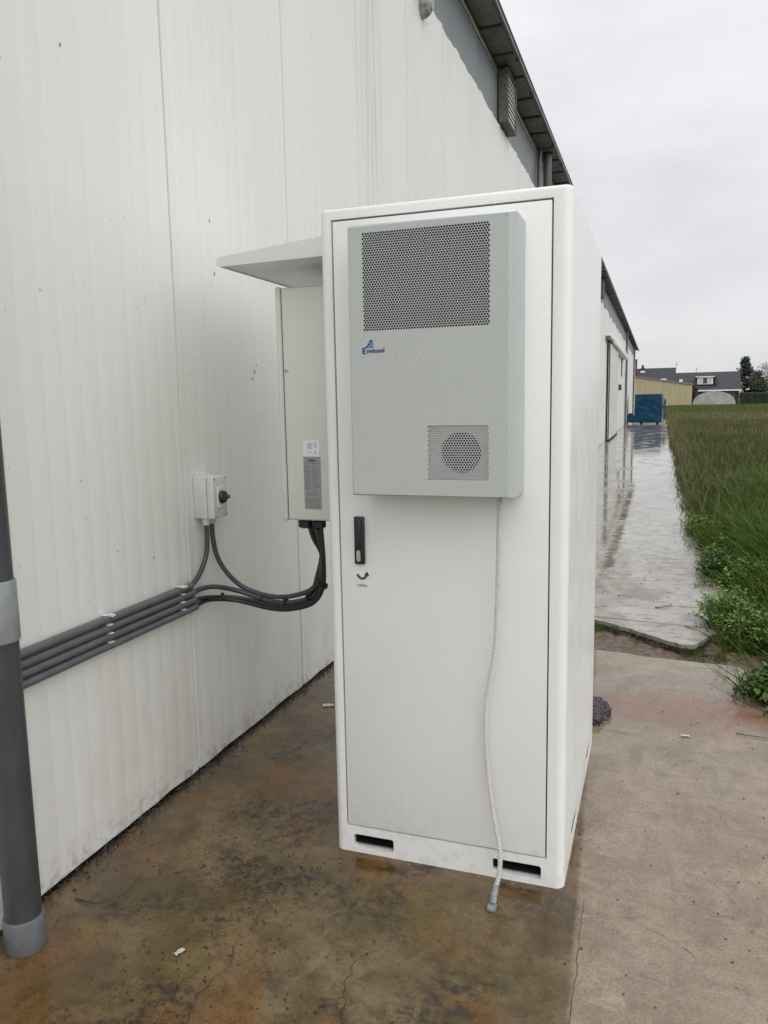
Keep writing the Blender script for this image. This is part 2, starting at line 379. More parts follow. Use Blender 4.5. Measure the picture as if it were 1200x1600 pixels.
# soil and grit in the gap between the slabs (a bumpy strip)
g = MB(); nx, ny = 90, 40; vs = []
for i in range(nx):
    for j in range(ny):
        x = W + .02 + (.75 - W) * i / (nx - 1); y = 4.25 + (6.1 - 4.25) * j / (ny - 1)
        vs.append((x, y, -.036 + .018 * noise.noise((x * 6, y * 6, 0)) + .010 * noise.noise((x * 21, y * 21, 3))))
g.add(vs, [(i * ny + j, (i + 1) * ny + j, (i + 1) * ny + j + 1, i * ny + j + 1) for i in range(nx - 1) for j in range(ny - 1)], True)
tag(g.build('soil', M['mud']), kind='structure')

def ribbon(pts, w, z=.0012, seed=1):
    r = random.Random(seed); mb = MB(); vs = []
    for i, p in enumerate(pts):
        q = pts[min(i + 1, len(pts) - 1)]; o = pts[max(i - 1, 0)]
        t = Vector((q[0] - o[0], q[1] - o[1])).normalized(); nn = Vector((-t.y, t.x))
        k = w * (.3 + .9 * r.random()) * (1 if 0 < i < len(pts) - 1 else .2)
        vs += [(p[0] + nn.x * k, p[1] + nn.y * k, z), (p[0] - nn.x * k, p[1] - nn.y * k, z)]
    mb.add(vs, [(2 * i, 2 * i + 1, 2 * i + 3, 2 * i + 2) for i in range(len(pts) - 1)]); return mb
def wander(P, n, amp, seed):
    return [(p.x + amp * noise.noise((i * .35, seed, 0)) + amp * .5 * noise.noise((i * 1.3, seed, 4)), p.y + amp * noise.noise((i * .35, seed, 9))) for i, p in enumerate(catmull([(x, y, 0) for x, y in P], n))]
M['crack'] = simple('crack_dirt', (.026, .020, .014), .8, 0, .4, 50)
for k, (P, wd, amp) in enumerate([
        ([(-.71, 1.72), (-.70, 1.62), (-.66, 1.50), (-.62, 1.30), (-.6, .9)], 0.00099, .012),
        ([(-.75, 1.56), (-.71, 1.58), (-.68, 1.60)], 0.00072, .01),
        ([(-1.06, 1.72), (-1.02, 1.60), (-1.04, 1.48), (-1.0, 1.3), (-1.05, .9)], 0.00090, .014),
        ([(-.165, 2.15), (-.160, 1.95), (-.156, 1.70), (-.15, 1.45), (-.14, .6)], 0.00090, .006),
        ([(-.02, 2.10), (.06, 2.06), (.13, 2.01)], .00055, .006)]):
    ribbon(wander(P, 9, amp, k + 2), wd, .0014, k).build('crack', M['crack'], near)

# ================================================================== warehouse
PW = .972; Y0 = 2.53
wh = thing('warehouse', 'long white metal-panelled warehouse wall with grey strip under a dark eave', 'warehouse')
def panel_mesh(seed, top):
    r = random.Random(seed); x = []; ys = []
    ys = [(0.0024, -.012), (.0056, 0.)]
    for k in range(12):
        c = PW / 12 * (k + .5); ys += [(c - .0016, 0.), (c - .0004, -.00018), (c + .0004, -.00018), (c + .0016, 0.)]
    ys += [(PW - .0056, 0.), (PW - .0024, -.012)]
    vs = []; n = len(ys)
    for i, (y, x) in enumerate(ys):
        t = top + .030 * noise.noise((y * 5, seed * 3.1, 0)) + .022 * noise.noise((y * 28, seed, 2))
        vs += [(x, y, .010 + .009 * noise.noise((y * 7, seed, 7)) + .004 * noise.noise((y * 40, seed, 3))), (x, y, t - .09), (x - (.0 if i % 3 else .004), y, t)]
    fs = []
    for i in range(n - 1):
        fs += [(3 * i, 3 * i + 3, 3 * i + 4, 3 * i + 1), (3 * i + 1, 3 * i + 4, 3 * i + 5, 3 * i + 2)]
    o = len(vs); vs += [(-.05, ys[0][0], .018), (-.05, ys[0][0], top - .06), (-.05, ys[-1][0], .018), (-.05, ys[-1][0], top - .06)]
    fs += [(0, 1, o + 1, o), (1, 2, o + 1), (3 * n - 3, o + 2, o + 3, 3 * n - 2), (3 * n - 2, o + 3, 3 * n - 1)]
    return MB().add(vs, fs)
var = []
for s in range(5):
    o = panel_mesh(s + 1, 4.40 if s < 3 else 4.32).build('wall_panel', M['wall'], wh); var.append(o)
k0, k1 = -7, 61
used = set()
fas = MB().add([(0, .002, 4.15), (0, PW - .002, 4.15), (0, PW - .002, 5.04), (0, .002, 5.04), (-.03, .002, 4.15), (-.03, PW - .002, 4.15), (-.03, PW - .002, 5.04), (-.03, .002, 5.04)],
               [(0, 1, 2, 3), (4, 7, 6, 5), (0, 3, 7, 4), (1, 5, 6, 2), (3, 2, 6, 7)]).build('fascia_panel', M['greyfascia'], wh)
first = True
for k in range(k0, k1):
    y = Y0 + PW * k; i = (k * 7) % 3 if k < 18 else (k * 7) % 5
    jit = .0025 * math.sin(k * 12.9)
    if i in used: dup(var[i], wh, (W + jit, y, 0))
    else: var[i].location = (W + jit, y, 0); used.add(i)
    if first: fas.location = (W - .022, y + .4, 0); first = False
    else: dup(fas, wh, (W - .022, y + .4, 0))
for i in range(5):
    if i not in used: bpy.data.objects.remove(var[i])
YA, YB = Y0 + PW * k0, Y0 + PW * k1
MB().box((W - .3, YA + .01, 0), (W - .056, YB - .01, 5.03)).build('wall_core', M['gasket'], wh)
MB().box((W - 16, YB - .25, 0), (W - .31, YB - .02, 5.0)).build('end_wall', M['wall'], wh)
# torn paint and foam at the edges of the grey strip
def ragged(z, amp, x, wd, seed, y0=YA, y1=YB, st=.035):
    vs = []; fs = []; n = int((y1 - y0) / st)
    for i in range(n):
        y = y0 + i * st; a = max(0, noise.noise((y * 1.1, seed, 0)) + .15); b = abs(noise.noise((y * 9, seed, 1)))
        h = .004 + amp * a * (.3 + b); z0 = z + .012 * noise.noise((y * 3, seed, 4))
        vs += [(x, y, z0 - h), (x + wd * (.4 + b), y, z0), (x, y, z0 + h * .7)]
    for i in range(n - 1):
        fs += [(3 * i, 3 * i + 3, 3 * i + 4, 3 * i + 1), (3 * i + 1, 3 * i + 4, 3 * i + 5, 3 * i + 2)]
    return MB().add(vs, fs)
ragged(4.925, .05, W - .018, .012, 4).build('sealant_bead', M['foam'], wh)
ragged(4.395, .05, W - .006, .012, 9).build('torn_paint_edge', M['foam'], wh)
# eave
XS, XG = W + .196, W + .230
sof = MB().bbox((W - .02, .012, 5.000), (XS, .628, 5.016), .004, 1).build('soffit_panel', M['soffit'], wh)
raf = MB().box((W - .02, -.022, 4.985), (XS, .022, 5.03)).build('rafter', M['rafter'], wh)
y = YA; i = 0
while y < YB - .6:
    if i == 0: sof.location = (0, y, 0); raf.location = (0, y, 0)
    else: dup(sof, wh, (0, y, .004 * math.sin(i * 2.3))); dup(raf, wh, (0, y, .003 * math.sin(i * 5.1)))
    i += 1; y += .64
gp = [(XS + .002, 4.985), (XS + .010, 4.978), (XG - .008, 4.978), (XG, 4.985), (XG, 5.030), (XG - .005, 5.031), (XG - .005, 4.99), (XS + .008, 4.988), (XS + .008, 5.03), (XS + .002, 5.03)]
def prismY(mb, poly, a, b):
    n = len(poly); vs = [(p[0], a, p[1]) for p in poly] + [(p[0], b, p[1]) for p in poly]
    return mb.add(vs, [tuple(range(n)), tuple(range(n, 2 * n))[::-1]] + [(i, (i + 1) % n, n + (i + 1) % n, n + i) for i in range(n)])
gy = YA; gi = 0
while gy < YB:
    e = min(gy + 2.92, YB); 
    if gi == 0: gu = prismY(MB(), gp, 0, 2.91).build('gutter', M['gutter'], wh); gu.location = (0, gy, 0); br = MB().bbox((XS - .004, -.018, 4.966), (XG + .003, .018, 5.034), .004, 1).build('gutter_bracket', M['rafter'], wh); br.location = (0, gy + .3, 0)
    else: dup(gu, wh, (.002 * math.sin(gi * 3), gy, .004 * math.sin(gi * 1.7)))
    for q in range(2 if gi else 1): dup(br, wh, (0, gy + 1.27 + .97 * q, 0))
    gi += 1; gy += 2.92
rf = MB().add([(XG + .006, YA, 5.036), (XG + .006, YB + .1, 5.036), (W - 8, YB + .1, 7.0), (W - 8, YA, 7.0), (XG + .006, YA, 5.052), (XG + .006, YB + .1, 5.052), (W - 8, YB + .1, 7.03), (W - 8, YA, 7.03)],
              [(0, 3, 2, 1), (4, 5, 6, 7), (0, 1, 5, 4), (1, 2, 6, 5), (2, 3, 7, 6), (3, 0, 4, 7)]).build('roof', M['roof'], wh)
# louvre vent boxed out from the grey strip
lv = MB().box((W - .01, 8.80, 4.46), (W + .02, 9.26, 4.92)).build('louvre_vent', M['dark'], wh)
fm = MB().bbox((W - .01, 8.77, 4.42), (W + .10, 8.80, 4.965), .004, 1).bbox((W - .01, 9.26, 4.42), (W + .10, 9.29, 4.965), .004, 1)
fm.bbox((W - .01, 8.80, 4.42), (W + .10, 9.26, 4.45), .004, 1).bbox((W - .01, 8.80, 4.935), (W + .10, 9.26, 4.965), .004, 1); fm.build('frame', M['wood'], lv)
for i in range(9):
    z = 4.462 + i * .0515
    o = MB().add([(W + .085, 8.803, z), (W + .085, 9.257, z), (W + .07, 9.257, z + .058), (W + .07, 8.803, z + .058), (W + .089, 8.803, z + .002), (W + .089, 9.257, z + .002), (W + .074, 9.257, z + .060), (W + .074, 8.803, z + .060)],
                 [(0, 1, 2, 3), (7, 6, 5, 4), (0, 4, 5, 1), (1, 5, 6, 2), (2, 6, 7, 3), (3, 7, 4, 0)]).build('slat', M['slat'], lv)
lv2 = dup(lv, wh, (0, 15.4, 0))
for ch_ in list(lv.children): dup(ch_, lv2)
M['door'] = simple('dirty_white_door', (.62, .62, .60), .5, 0, .10, 3)
# sliding door far along the wall
sdr = MB().box((W + .06, 27.9, .06), (W + .095, 33.6, 3.36)).build('sliding_door', M['clip'], wh)
for i in range(6):
    MB().bbox((W + .096, 27.94 + i * .945, .09), (W + .112, 27.94 + i * .945 + .925, 3.34), .006, 1).build('door_panel', M['door'], sdr)
MB().box((W + .085, 27.86, .04), (W + .118, 27.9, 3.4)).build('edge_strip', M['rafter'], sdr)
MB().box((W + .04, 27.9, .02), (W + .13, 33.6, .06)).build('bottom_seal', M['gasket'], sdr)
MB().box((W + .005, 27.0, 3.40), (W + .15, 29.4, 3.52)).build('door_rail', M['gutter'], wh)
MB().bbox((W + .005, 29.4, 3.38), (W + .22, 41.0, 3.62), .02, 2).build('rail_housing', M['clip'], wh)
MB().bbox((W + .003, 36.6, 1.85), (W + .12, 36.9, 2.1), .02, 2).build('wall_lamp', M['rafter'], wh)
MB().tube([(W + .03, 38.8, 3.35), (W + .03, 38.8, 2.5)], .025, 8).build('cable_drop', M['rafter'], wh)
# nail holes, gouges and flaked paint on the panels: one scatter
dm = MB(); r = random.Random(5)
def gouge(y, z, a, b, ang, mbx):
    n = 7; vs = [(W + .0016, y, z)]
    for i in range(n):
        q = 2 * math.pi * i / n; rr = .6 + .5 * r.random(); u, v = a * rr * math.cos(q), b * rr * math.sin(q)
        vs.append((W + .0012, y + u * math.cos(ang) - v * math.sin(ang), z + u * math.sin(ang) + v * math.cos(ang)))
    mbx.add(vs, [(0, i + 1, (i + 1) % n + 1) for i in range(n)])
for i in range(230):
    y = 1.3 + (r.random() ** 1.4) * 8; z = r.random() ** 1.2 * 4.2; s = .0016 + .0032 * r.random() ** 4
    gouge(y, z, s, s * (1 + r.random()), 0, dm)
for (y, z, a, b, q) in [(4.62, 3.55, .045, .005, -.6), (4.66, 3.26, .005, .04, .2), (2.80, 2.18, .005, .007, 0), (2.82, 1.98, .005, .009, 0), (1.64, 2.10, .004, .006, 0), (1.66, 2.03, .004, .006, 0), (3.12, 1.60, .005, .012, .3), (3.10, 1.57, .004, .009, 0), (3.14, 1.63, .004, .006, 0)]:
    gouge(y, z, a, b, q, dm)
tag(dm.build('nail_holes', simple('bare_rusty_metal', (.15, .13, .105), .7, 0, .5, 90), wh), kind='stuff')
fl = MB()
for i in range(90):
    y = 1.3 + r.random() * 7; z = r.random() * 4.1; gouge(y, z, .004 + .008 * r.random(), .004 + .008 * r.random(), r.random() * 3, fl)
tag(fl.build('flaked_paint', simple('flaked_white_paint', (.70, .69, .65), .7, 0, .08, 60), wh), kind='stuff')

# broken lamp at the torn edge
lp = thing('bulkhead_lamp', 'small grey round broken fitting at the lower edge of the grey strip', 'lamp')
dome = MB(); prof = [(0, .085), (.03, .085), (.06, .07), (.085, .045), (.095, .0)]
for i in range(len(prof) - 1):
    n = 16; vs = []
    for (h, q) in prof[i:i + 2]: vs += [(W + h, 5.83 + q * math.cos(2 * math.pi * k / n), 4.31 + q * 1.2 * math.sin(2 * math.pi * k / n)) for k in range(n)]
    dome.add(vs, [(k, (k + 1) % n, n + (k + 1) % n, n + k) for k in range(n)], True)
sc = MB(); rr = random.Random(9)
for i in range(26):
    y, z = 5.83 + rr.gauss(0, .10), 4.33 + rr.gauss(0, .07); q = .012 + .02 * rr.random(); a = rr.random() * 6.28
    sc.add([(W + .002, y + q * math.cos(a), z + q * math.sin(a)), (W + .002, y + q * math.cos(a + 2), z + q * math.sin(a + 2)), (W + .006 + .02 * rr.random(), y + q * math.cos(a + 4), z + q * math.sin(a + 4))], [(0, 1, 2)])
tag(sc.build('torn_paint', M['foam'], lp), kind='stuff')
dome.build('shade', simple('dirty_lamp_glass', (.32, .33, .32), .3, 0, .4, 25), lp)
MB().bbox((W + .001, 5.76, 4.37), (W + .07, 5.90, 4.44), .012, 2).build('bracket', M['foam'], lp)

# ================================================================== downpipes
M['pvcmid'] = simple('grey_pvc_socket', (.125, .132, .14), .42, 0, .12, 20, .02)
def downpipe(name, label, x, y, z1, rad, sleeves, mat, mat2, group='downpipes on the warehouse wall', clips=()):
    t = thing(name, label, 'downpipe', group)
    MB().tube([(x, y, .0), (x, y, z1 * .5), (x, y, z1)], rad, 28).build('pipe', mat, t)
    for (a, b) in sleeves:
        m2 = M['pvcmid'] if a == 0 and mat2 is M['pvclight'] else mat2; rr = rad + .0055
        MB().tube([(x, y, a), (x, y, a + .004), (x, y, b - .004), (x, y, b)], [rr - .002, rr, rr, rr - .002], 28).build('sleeve', m2, t)
    for c in clips:
        MB().tube([(x, y, c - .015), (x, y, c + .015)], rad + .004, 20).box((W + .002, y - .015, c - .01), (x - rad + .003, y + .015, c + .01)).build('pipe_clamp', M['steel'], t)
    return t
downpipe('downpipe', 'thick dark grey plastic downpipe with pale sleeves, nearest to the viewer at left', -1.59, 1.497, 5.0, .0475, [(.0, .095), (.862, 1.022)], M['pvc'], M['pvclight'])
dp = downpipe('downpipe', 'grey downpipe under the eave just above the cabinet top', W + .085, 12.0, 5.0, .06, [(4.44, 4.52), (4.94, 4.99)], M['gutter'], M['gutter'], clips=(3.2,))
MB().tube([(W + .03, 11.55, .0), (W + .03, 11.55, 4.7), (W + .03, 11.62, 4.95)], .03, 10).build('overflow_pipe', M['gutter'], dp)
downpipe('downpipe', 'thin grey downpipe beyond the far sliding door', W + .09, 42.9, 5.0, .055, [(2.7, 2.8)], M['gutter'], M['gutter'], clips=(1.4, 3.9))
downpipe('downpipe', 'thin grey downpipe at the far end of the warehouse, nearest the blue trailer', W + .09, 56.0, 5.0, .055, [(2.5, 2.6)], M['gutter'], M['gutter'], clips=(1.2, 3.6))

# ================================================================== battery cabinet
XL, XR, YF, YK, H = -.960, -.226, 2.188, 3.283, 2.016
cb = thing('battery_cabinet', 'tall white steel battery cabinet with rounded corners standing on the concrete', 'cabinet'); 
bm = bmesh.new(); bmesh.ops.create_cube(bm, size=1)
for v in bm.verts: v.co = Vector(((XL + XR) / 2 + v.co.x * (XR - XL), (YF + YK) / 2 + v.co.y * (YK - YF), H / 2 + v.co.z * H))
vert = [e for e in bm.edges if abs(e.verts[0].co.z - e.verts[1].co.z) > .5]
topx = [e for e in bm.edges if min(e.verts[0].co.z, e.verts[1].co.z) > .5]
botx = [e for e in bm.edges if max(e.verts[0].co.z, e.verts[1].co.z) < .5]
bmesh.ops.bevel(bm, geom=vert, offset=.026, segments=7, affect='EDGES', profile=.5)
topx = [e for e in bm.edges if min(e.verts[0].co.z, e.verts[1].co.z) > .5]
bmesh.ops.bevel(bm, geom=topx, offset=.011, segments=4, affect='EDGES', profile=.5)
me = bpy.data.meshes.new('body'); bm.to_mesh(me); bm.free()
body = link('body', me, M['cabinet'], cb)
slots = [(-.897, -.761), (-.441, -.293)]; ss = [(2.40, 2.56), (2.96, 3.12)]
cuts = [cutter((-.921, 2.10, .0885), (-.277, YF + .034, 1.9845))]
cuts += [cutter((a, 2.1, .019), (b, YF + .32, .0625), .008) for a, b in slots]
cuts += [cutter((XR - .12, a, .03), (XR + .1, b, .075), .008) for a, b in ss]
boolean(body, cuts); body.data.materials.clear(); body.data.materials.append(M['cabinet'])
for a, b in slots:
    q = .002; y0, y1 = YF + .013, YF + .315; a += q; b -= q; z0, z1 = .0275, .0605
    MB().add([(a, y0, z0), (b, y0, z0), (b, y0, z1), (a, y0, z1), (a, y1, z0), (b, y1, z0), (b, y1, z1), (a, y1, z1)],
             [(0, 1, 5, 4), (1, 2, 6, 5), (2, 3, 7, 6), (3, 0, 4, 7), (4, 5, 6, 7)]).build('slot_shade_liner', M['dark'], cb)  # added black liner: paints the shade inside the white fork slot
for a, b in ss:
    MB().box((XR - .11, a + .003, .033), (XR - .004, b - .003, .072)).build('slot_shade_liner', M['dark'], cb)  # added black block just inside the side slot, painted shade
# gasket behind the door gap, door leaf
MB().box((-.9205, YF + .026, .089), (-.2775, YF + .0335, 1.984)).build('door_gasket', M['gasket'], cb)
door = MB().bbox((-.9165, YF + .0005, .0935), (-.2815, YF + .024, 1.9795), .0022, 2).build('door', M['cabinet'], cb)
# hood over the left side
hd = MB(); prof = [(XL + .002, 2.005), (-1.435, 1.958), (-1.447, 1.952), (-1.452, 1.940), (-1.450, 1.930), (-1.440, 1.926), (XL + .002, 1.934)]
vs = []; n = len(prof)
HY0, HY1 = 2.42, 3.12
hd.prism([(p[0], p[1]) for p in prof], 1, HY0, HY0 + .004); hd.prism([(p[0], p[1]) for p in prof], 1, HY1 - .004, HY1)
top = [(XL + .002, 2.005), (-1.435, 1.958), (-1.447, 1.952), (-1.452, 1.940), (-1.450, 1.930), (-1.440, 1.926)]
inn = [(-1.438, 1.930), (-1.446, 1.934), (-1.447, 1.940), (-1.443, 1.948), (-1.434, 1.953), (XL + .002, 2.000)]
hd.prism([(a, b) for a, b in top + inn], 1, HY0 + .0041, HY1 - .0041)
hood = hd.build('rain_hood', M['hood'], cb)
MB().add([(XL + .002, HY0 + .0041, 1.9385), (-1.437, HY0 + .0041, 1.9295), (-1.437, HY1 - .0041, 1.9295), (XL + .002, HY1 - .0041, 1.9385)], [(0, 1, 2, 3)]).build('underside', M['hood'], hood)
# swing handle
hn = MB().bbox((-.868, YF - .012, .962), (-.835, YF + .002, 1.110), .004, 2).build('handle', M['black'], door)
MB().bbox((-.863, YF - .024, 1.015), (-.840, YF - .010, 1.104), .006, 3).build('lever', M['black'], hn)
lk = MB(); n = 20
ov = [(-.8525 + .0065 * math.cos(2 * math.pi * i / n), .989 + (.011 if math.sin(2 * math.pi * i / n) > 0 else -.011) + .0065 * math.sin(2 * math.pi * i / n)) for i in range(n)]
lk.prism(ov, 1, YF - .0155, YF - .011).build('lock', M['steel'], hn)
# OPEN mark
ar = MB(); cx, cz = -.848, .930
for i in range(7):
    a0 = math.pi + .10 + i * (math.pi - .35) / 7; a1 = a0 + (math.pi - .35) / 7 * .86
    P = [(cx + rr * math.cos(a), cz + rr * math.sin(a)) for rr, a in ((.0185, a0), (.0185, (a0 + a1) / 2), (.0185, a1), (.0105, a1), (.0105, a0))]
    ar.prism(P, 1, YF + .0001, YF + .0004)
ar.prism([(cx + .007, cz - .003), (cx + .024, cz - .006), (cx + .0165, cz + .009)], 1, YF + .0001, YF + .0004)
ar.build('open_arrow', M['ink'], door)
text_mesh('OPEN', .0125, 'open_lettering', M['ink'], door, (-.8655, YF + .0003, .889), .0003, .0)

# ================================================================== air conditioner on the door
AX0, AX1, AY, AZ0, AZ1 = -.812, -.352, 2.038, 1.194, 1.929
ac = thing('air_conditioner', 'grey-green air conditioner with perforated grilles mounted on the cabinet door', 'air conditioner')
G1 = (-.770, -.417, 1.647, 1.9065); G2 = (-.590, -.420, 1.240, 1.389)
ch = .018; fxr = AX1 - ch
fz = MB()
def quadXZ(mb, x0, x1, z0, z1, y): mb.add([(x0, y, z0), (x1, y, z0), (x1, y, z1), (x0, y, z1)], [(0, 1, 2, 3)])
XSs = [AX0 + .003, G1[0], G2[0], G2[1], G1[1], fxr]; ZS = [AZ0 + .003, G2[2], G2[3], G1[2], G1[3], AZ1 - .006]
for i in range(5):
    for j in range(5):
        if i in (1, 2, 3) and j == 3: continue
        if i == 2 and j == 1: continue
        quadXZ(fz, XSs[i], XSs[i + 1], ZS[j], ZS[j + 1], AY)
x0, x1, z0, z1 = XSs[0], XSs[-1], ZS[0], ZS[-1]
ring = [(x0, AY, z0), (x1, AY, z0), (x1, AY, z1), (x0, AY, z1)]
r2 = [(AX0, AY + .003, AZ0), (AX1, AY + .022, AZ0), (AX1, AY + .022, AZ1), (AX0, AY + .006, AZ1)]
r3 = [(AX0, YF - .0005, AZ0), (AX1, YF - .0005, AZ0), (AX1, YF - .0005, AZ1), (AX0, YF - .0005, AZ1)]
fz.add(ring + r2 + r3, [(i, (i + 1) % 4, 4 + (i + 1) % 4, 4 + i) for i in range(4)] + [(4 + i, 4 + (i + 1) % 4, 8 + (i + 1) % 4, 8 + i) for i in range(4)])
fz.build('housing', M['ac'], ac)
def grille(Gr, nx, nz, rad):
    x0, x1, z0, z1 = Gr; px = (x1 - x0) / (nx + .5); pz = (z1 - z0) / nz; mb = MB(); vs = []; fs = []; d = .0010
    for j in range(nz):
        off = 0 if j % 2 == 0 else px / 2
        zc = z0 + (j + .5) * pz
        for i in range(nx):
            xc = x0 + off + (i + .5) * px; o = len(vs)
            for (u, v) in ((-1, -1), (0, -1), (1, -1), (1, 0), (1, 1), (0, 1), (-1, 1), (-1, 0)): vs.append((xc + u * px / 2, AY, zc + v * pz / 2))
            for lv_ in (AY, AY + d):
                for k in range(8):
                    a = math.pi * (-.75 + k * .25); vs.append((xc + rad * math.cos(a), lv_, zc + rad * math.sin(a)))
            for k in range(8):
                q = (k + 1) % 8; fs += [(o + k, o + q, o + 8 + q, o + 8 + k), (o + 8 + k, o + 8 + q, o + 16 + q, o + 16 + k)]
        o = len(vs)
        a, b = (x1 - px / 2, x1) if off == 0 else (x0, x0 + px / 2)
        vs += [(a, AY, zc - pz / 2), (b, AY, zc - pz / 2), (b, AY, zc + pz / 2), (a, AY, zc + pz / 2)]; fs.append((o, o + 1, o + 2, o + 3))
    return mb.add(vs, fs).build('perforated_grille', M['ac'], ac)
grille(G1, 46, 41, .00312); grille(G2, 22, 23, .0030)
cz_ = MB().box((G1[0] - .01, AY + .03, G1[2] - .01), (G1[1] + .01, AY + .05, G1[3] + .01)).build('condenser', M['dark'], ac)
for i in range(58):
    x = G1[0] + .003 + i * .006; 
    if i == 0: fn = MB().box((0, AY + .022, G1[2]), (.0022, AY + .0298, G1[3])).build('fin', M['fins'], cz_); fn.location = (x, 0, 0)
    else: dup(fn, cz_, (x, 0, 0))
# fan shroud plate with a round opening, fan behind
fc = ((G2[0] + G2[1]) / 2 + .006, (G2[2] + G2[3]) / 2); fr_ = .056; n = 48; sh = MB(); vs = []; 
for i in range(n):
    a = 2 * math.pi * i / n; c_, s_ = math.cos(a), math.sin(a); vs.append((fc[0] + fr_ * c_, AY + .009, fc[1] + fr_ * s_))
for i in range(n):
    a = 2 * math.pi * i / n; c_, s_ = math.cos(a), math.sin(a); k = .100 / max(abs(c_), abs(s_)); vs.append((fc[0] + k * c_, AY + .009, fc[1] + k * s_))
for i in range(n):
    a = 2 * math.pi * i / n; vs.append((fc[0] + fr_ * math.cos(a), AY + .03, fc[1] + fr_ * math.sin(a)))
sh.add(vs, [(i, (i + 1) % n, n + (i + 1) % n, n + i) for i in range(n)] + [(i, (i + 1) % n, 2 * n + (i + 1) % n, 2 * n + i) for i in range(n)])
sh.build('fan_shroud', M['fanplate'], ac)
fan = MB().tube([(fc[0], AY + .030, fc[1]), (fc[0], AY + .06, fc[1])], .022, 20).build('fan', M['black'], ac)
for i in range(7):
    a = 2 * math.pi * i / 7; P = []
    for rr, da, yy in ((.02, -.25, .034), (.054, -.1, .032), (.054, .5, .05), (.02, .4, .052)): P.append((fc[0] + rr * math.cos(a + da), AY + yy, fc[1] + rr * math.sin(a + da)))
    MB().add(P + [(p[0], p[1] + .002, p[2]) for p in P], [(0, 1, 2, 3), (7, 6, 5, 4), (0, 4, 5, 1), (1, 5, 6, 2), (2, 6, 7, 3), (3, 7, 4, 0)]).build('fan_blade', M['black'], fan)
MB().box((G2[0] - .02, AY + .07, G2[2] - .02), (G2[1] + .02, AY + .08, G2[3] + .02)).build('back_plate', M['dark'], ac)
# logo
lx, lz = -.7725, 1.5885; s = .0009
st = MB().prism([(lx + .009, lz + .012), (lx + .009, lz + .019), (lx + .0145, lz + .019), (lx + .0145, lz + .026), (lx + .020, lz + .026), (lx + .020, lz + .034), (lx + .031, lz + .034), (lx + .012, lz + .012)], 1, AY - .0006, AY - .0001).build('logo_steps', M['blue'], ac)
MB().prism([(lx + .0145, lz + .0125), (lx + .031, lz + .0315), (lx + .031, lz + .0125)], 1, AY - .0006, AY - .0001).build('logo_shade', M['blue2'], ac)
text_mesh('E', .0225, 'logo_initial', M['blue'], ac, (lx - .002, AY - .0004, lz - .002), .0003, .0009)
text_mesh('nvicool', .0162, 'logo_lettering', M['navy'], ac, (lx + .0125, AY - .0004, lz), .0003, .0006, 1.08)
for (x, z) in ((-.800, 1.92), (-.375, 1.92), (-.80, 1.204), (-.375, 1.204)):
    MB().tube([(x, AY + .001, z), (x, AY - .0015, z)], .0028, 10).build('screw', M['ac'], ac)

# ================================================================== drain hose
hs = thing('drain_hose', 'thin translucent ribbed drain hose hanging from the air conditioner to the ground', 'hose')
P = [(-.410, 2.130, 1.178), (-.4105, 2.128, 1.10), (-.415, 2.130, .90), (-.425, 2.145, .74), (-.449, 2.160, .60), (-.457, 2.165, .50), (-.449, 2.160, .36), (-.430, 2.150, .23), (-.408, 2.135, .125), (-.406, 2.115, .06), (-.412, 2.085, .030), (-.411, 2.068, .022)]
cp = catmull(P, 24)
# resample evenly
d = [0]
for a, b in zip(cp, cp[1:]): d.append(d[-1] + (b - a).length)
N = int(d[-1] / .00125); pts = []
for i in range(N):
    t = d[-1] * i / (N - 1); k = min(max(np.searchsorted(d, t) - 1, 0), len(cp) - 2); u = (t - d[k]) / max(d[k + 1] - d[k], 1e-9); pts.append(cp[k].lerp(cp[k + 1], u))
rad = [.0071 + .0012 * math.cos(2 * math.pi * i / 5) for i in range(N)]
MB().tube(pts, rad, 12).build('tube', M['hose'], hs)
MB().tube([(-.410, 2.130, 1.194), (-.410, 2.130, 1.186), (-.410, 2.130, 1.178), (-.410, 2.130, 1.170)], [.013, .013, .010, .0095], 14).build('fitting', M['steel'], hs)
rad2 = [.0105 + .003 * noise.noise((i * .7, 0, 0)) for i in range(12)]
MB().tube([Vector((-.4115, 2.090, .036)).lerp(Vector((-.4105, 2.040, .012)), i / 11) for i in range(12)], rad2, 10).build('taped_end', M['glue'], hs)
MB().bbox((-.424, 2.018, .001), (-.398, 2.046, .014), .004, 2).build('end_flap', M['glue'], hs)

# ================================================================== inverter
IX0, IX1, IY0, IY1, IZ0, IZ1 = -1.283, XL - .03, 2.52, 3.02, 1.036, 1.862
iv = thing('inverter', 'beige box inverter with nameplate stickers mounted on the side of the cabinet', 'inverter')
MB().bbox((IX0 + .022, IY0 + .004, IZ0), (IX1, IY1 - .004, IZ1 - .004), .008, 3).build('housing', M['inv'], iv)
MB().bbox((IX0, IY0, IZ0 - .004), (IX0 + .020, IY1, IZ1), .009, 3).build('front_cover', M['inv'], iv)
MB().box((IX0 + .0185, IY0 + .010, IZ0 + .006), (IX0 + .0235, IY1 - .01, IZ1 - .01)).build('cover_seal', M['gasket'], iv)
MB().box((IX1 - .001, IY0 + .06, IZ0 + .1), (XL + .004, IY1 - .06, IZ1 - .08)).build('mounting_bracket', M['steel'], iv)
LY = IY0 + .0035
lb = MB().box((-1.194, LY - .0006, 1.268), (-1.130, LY + .001, 1.325)).build('sticker', M['white_label'], iv)
np_ = MB().box((-1.193, LY - .0006, 1.078), (-1.126, LY + .001, 1.2665)).build('nameplate', M['silver_label'], iv)
text_mesh('Deye', .0135, 'nameplate_lettering', M['ink'], np_, (-1.1745, LY - .001, 1.2505), .0002, .0004)
pr = MB(); r = random.Random(3)
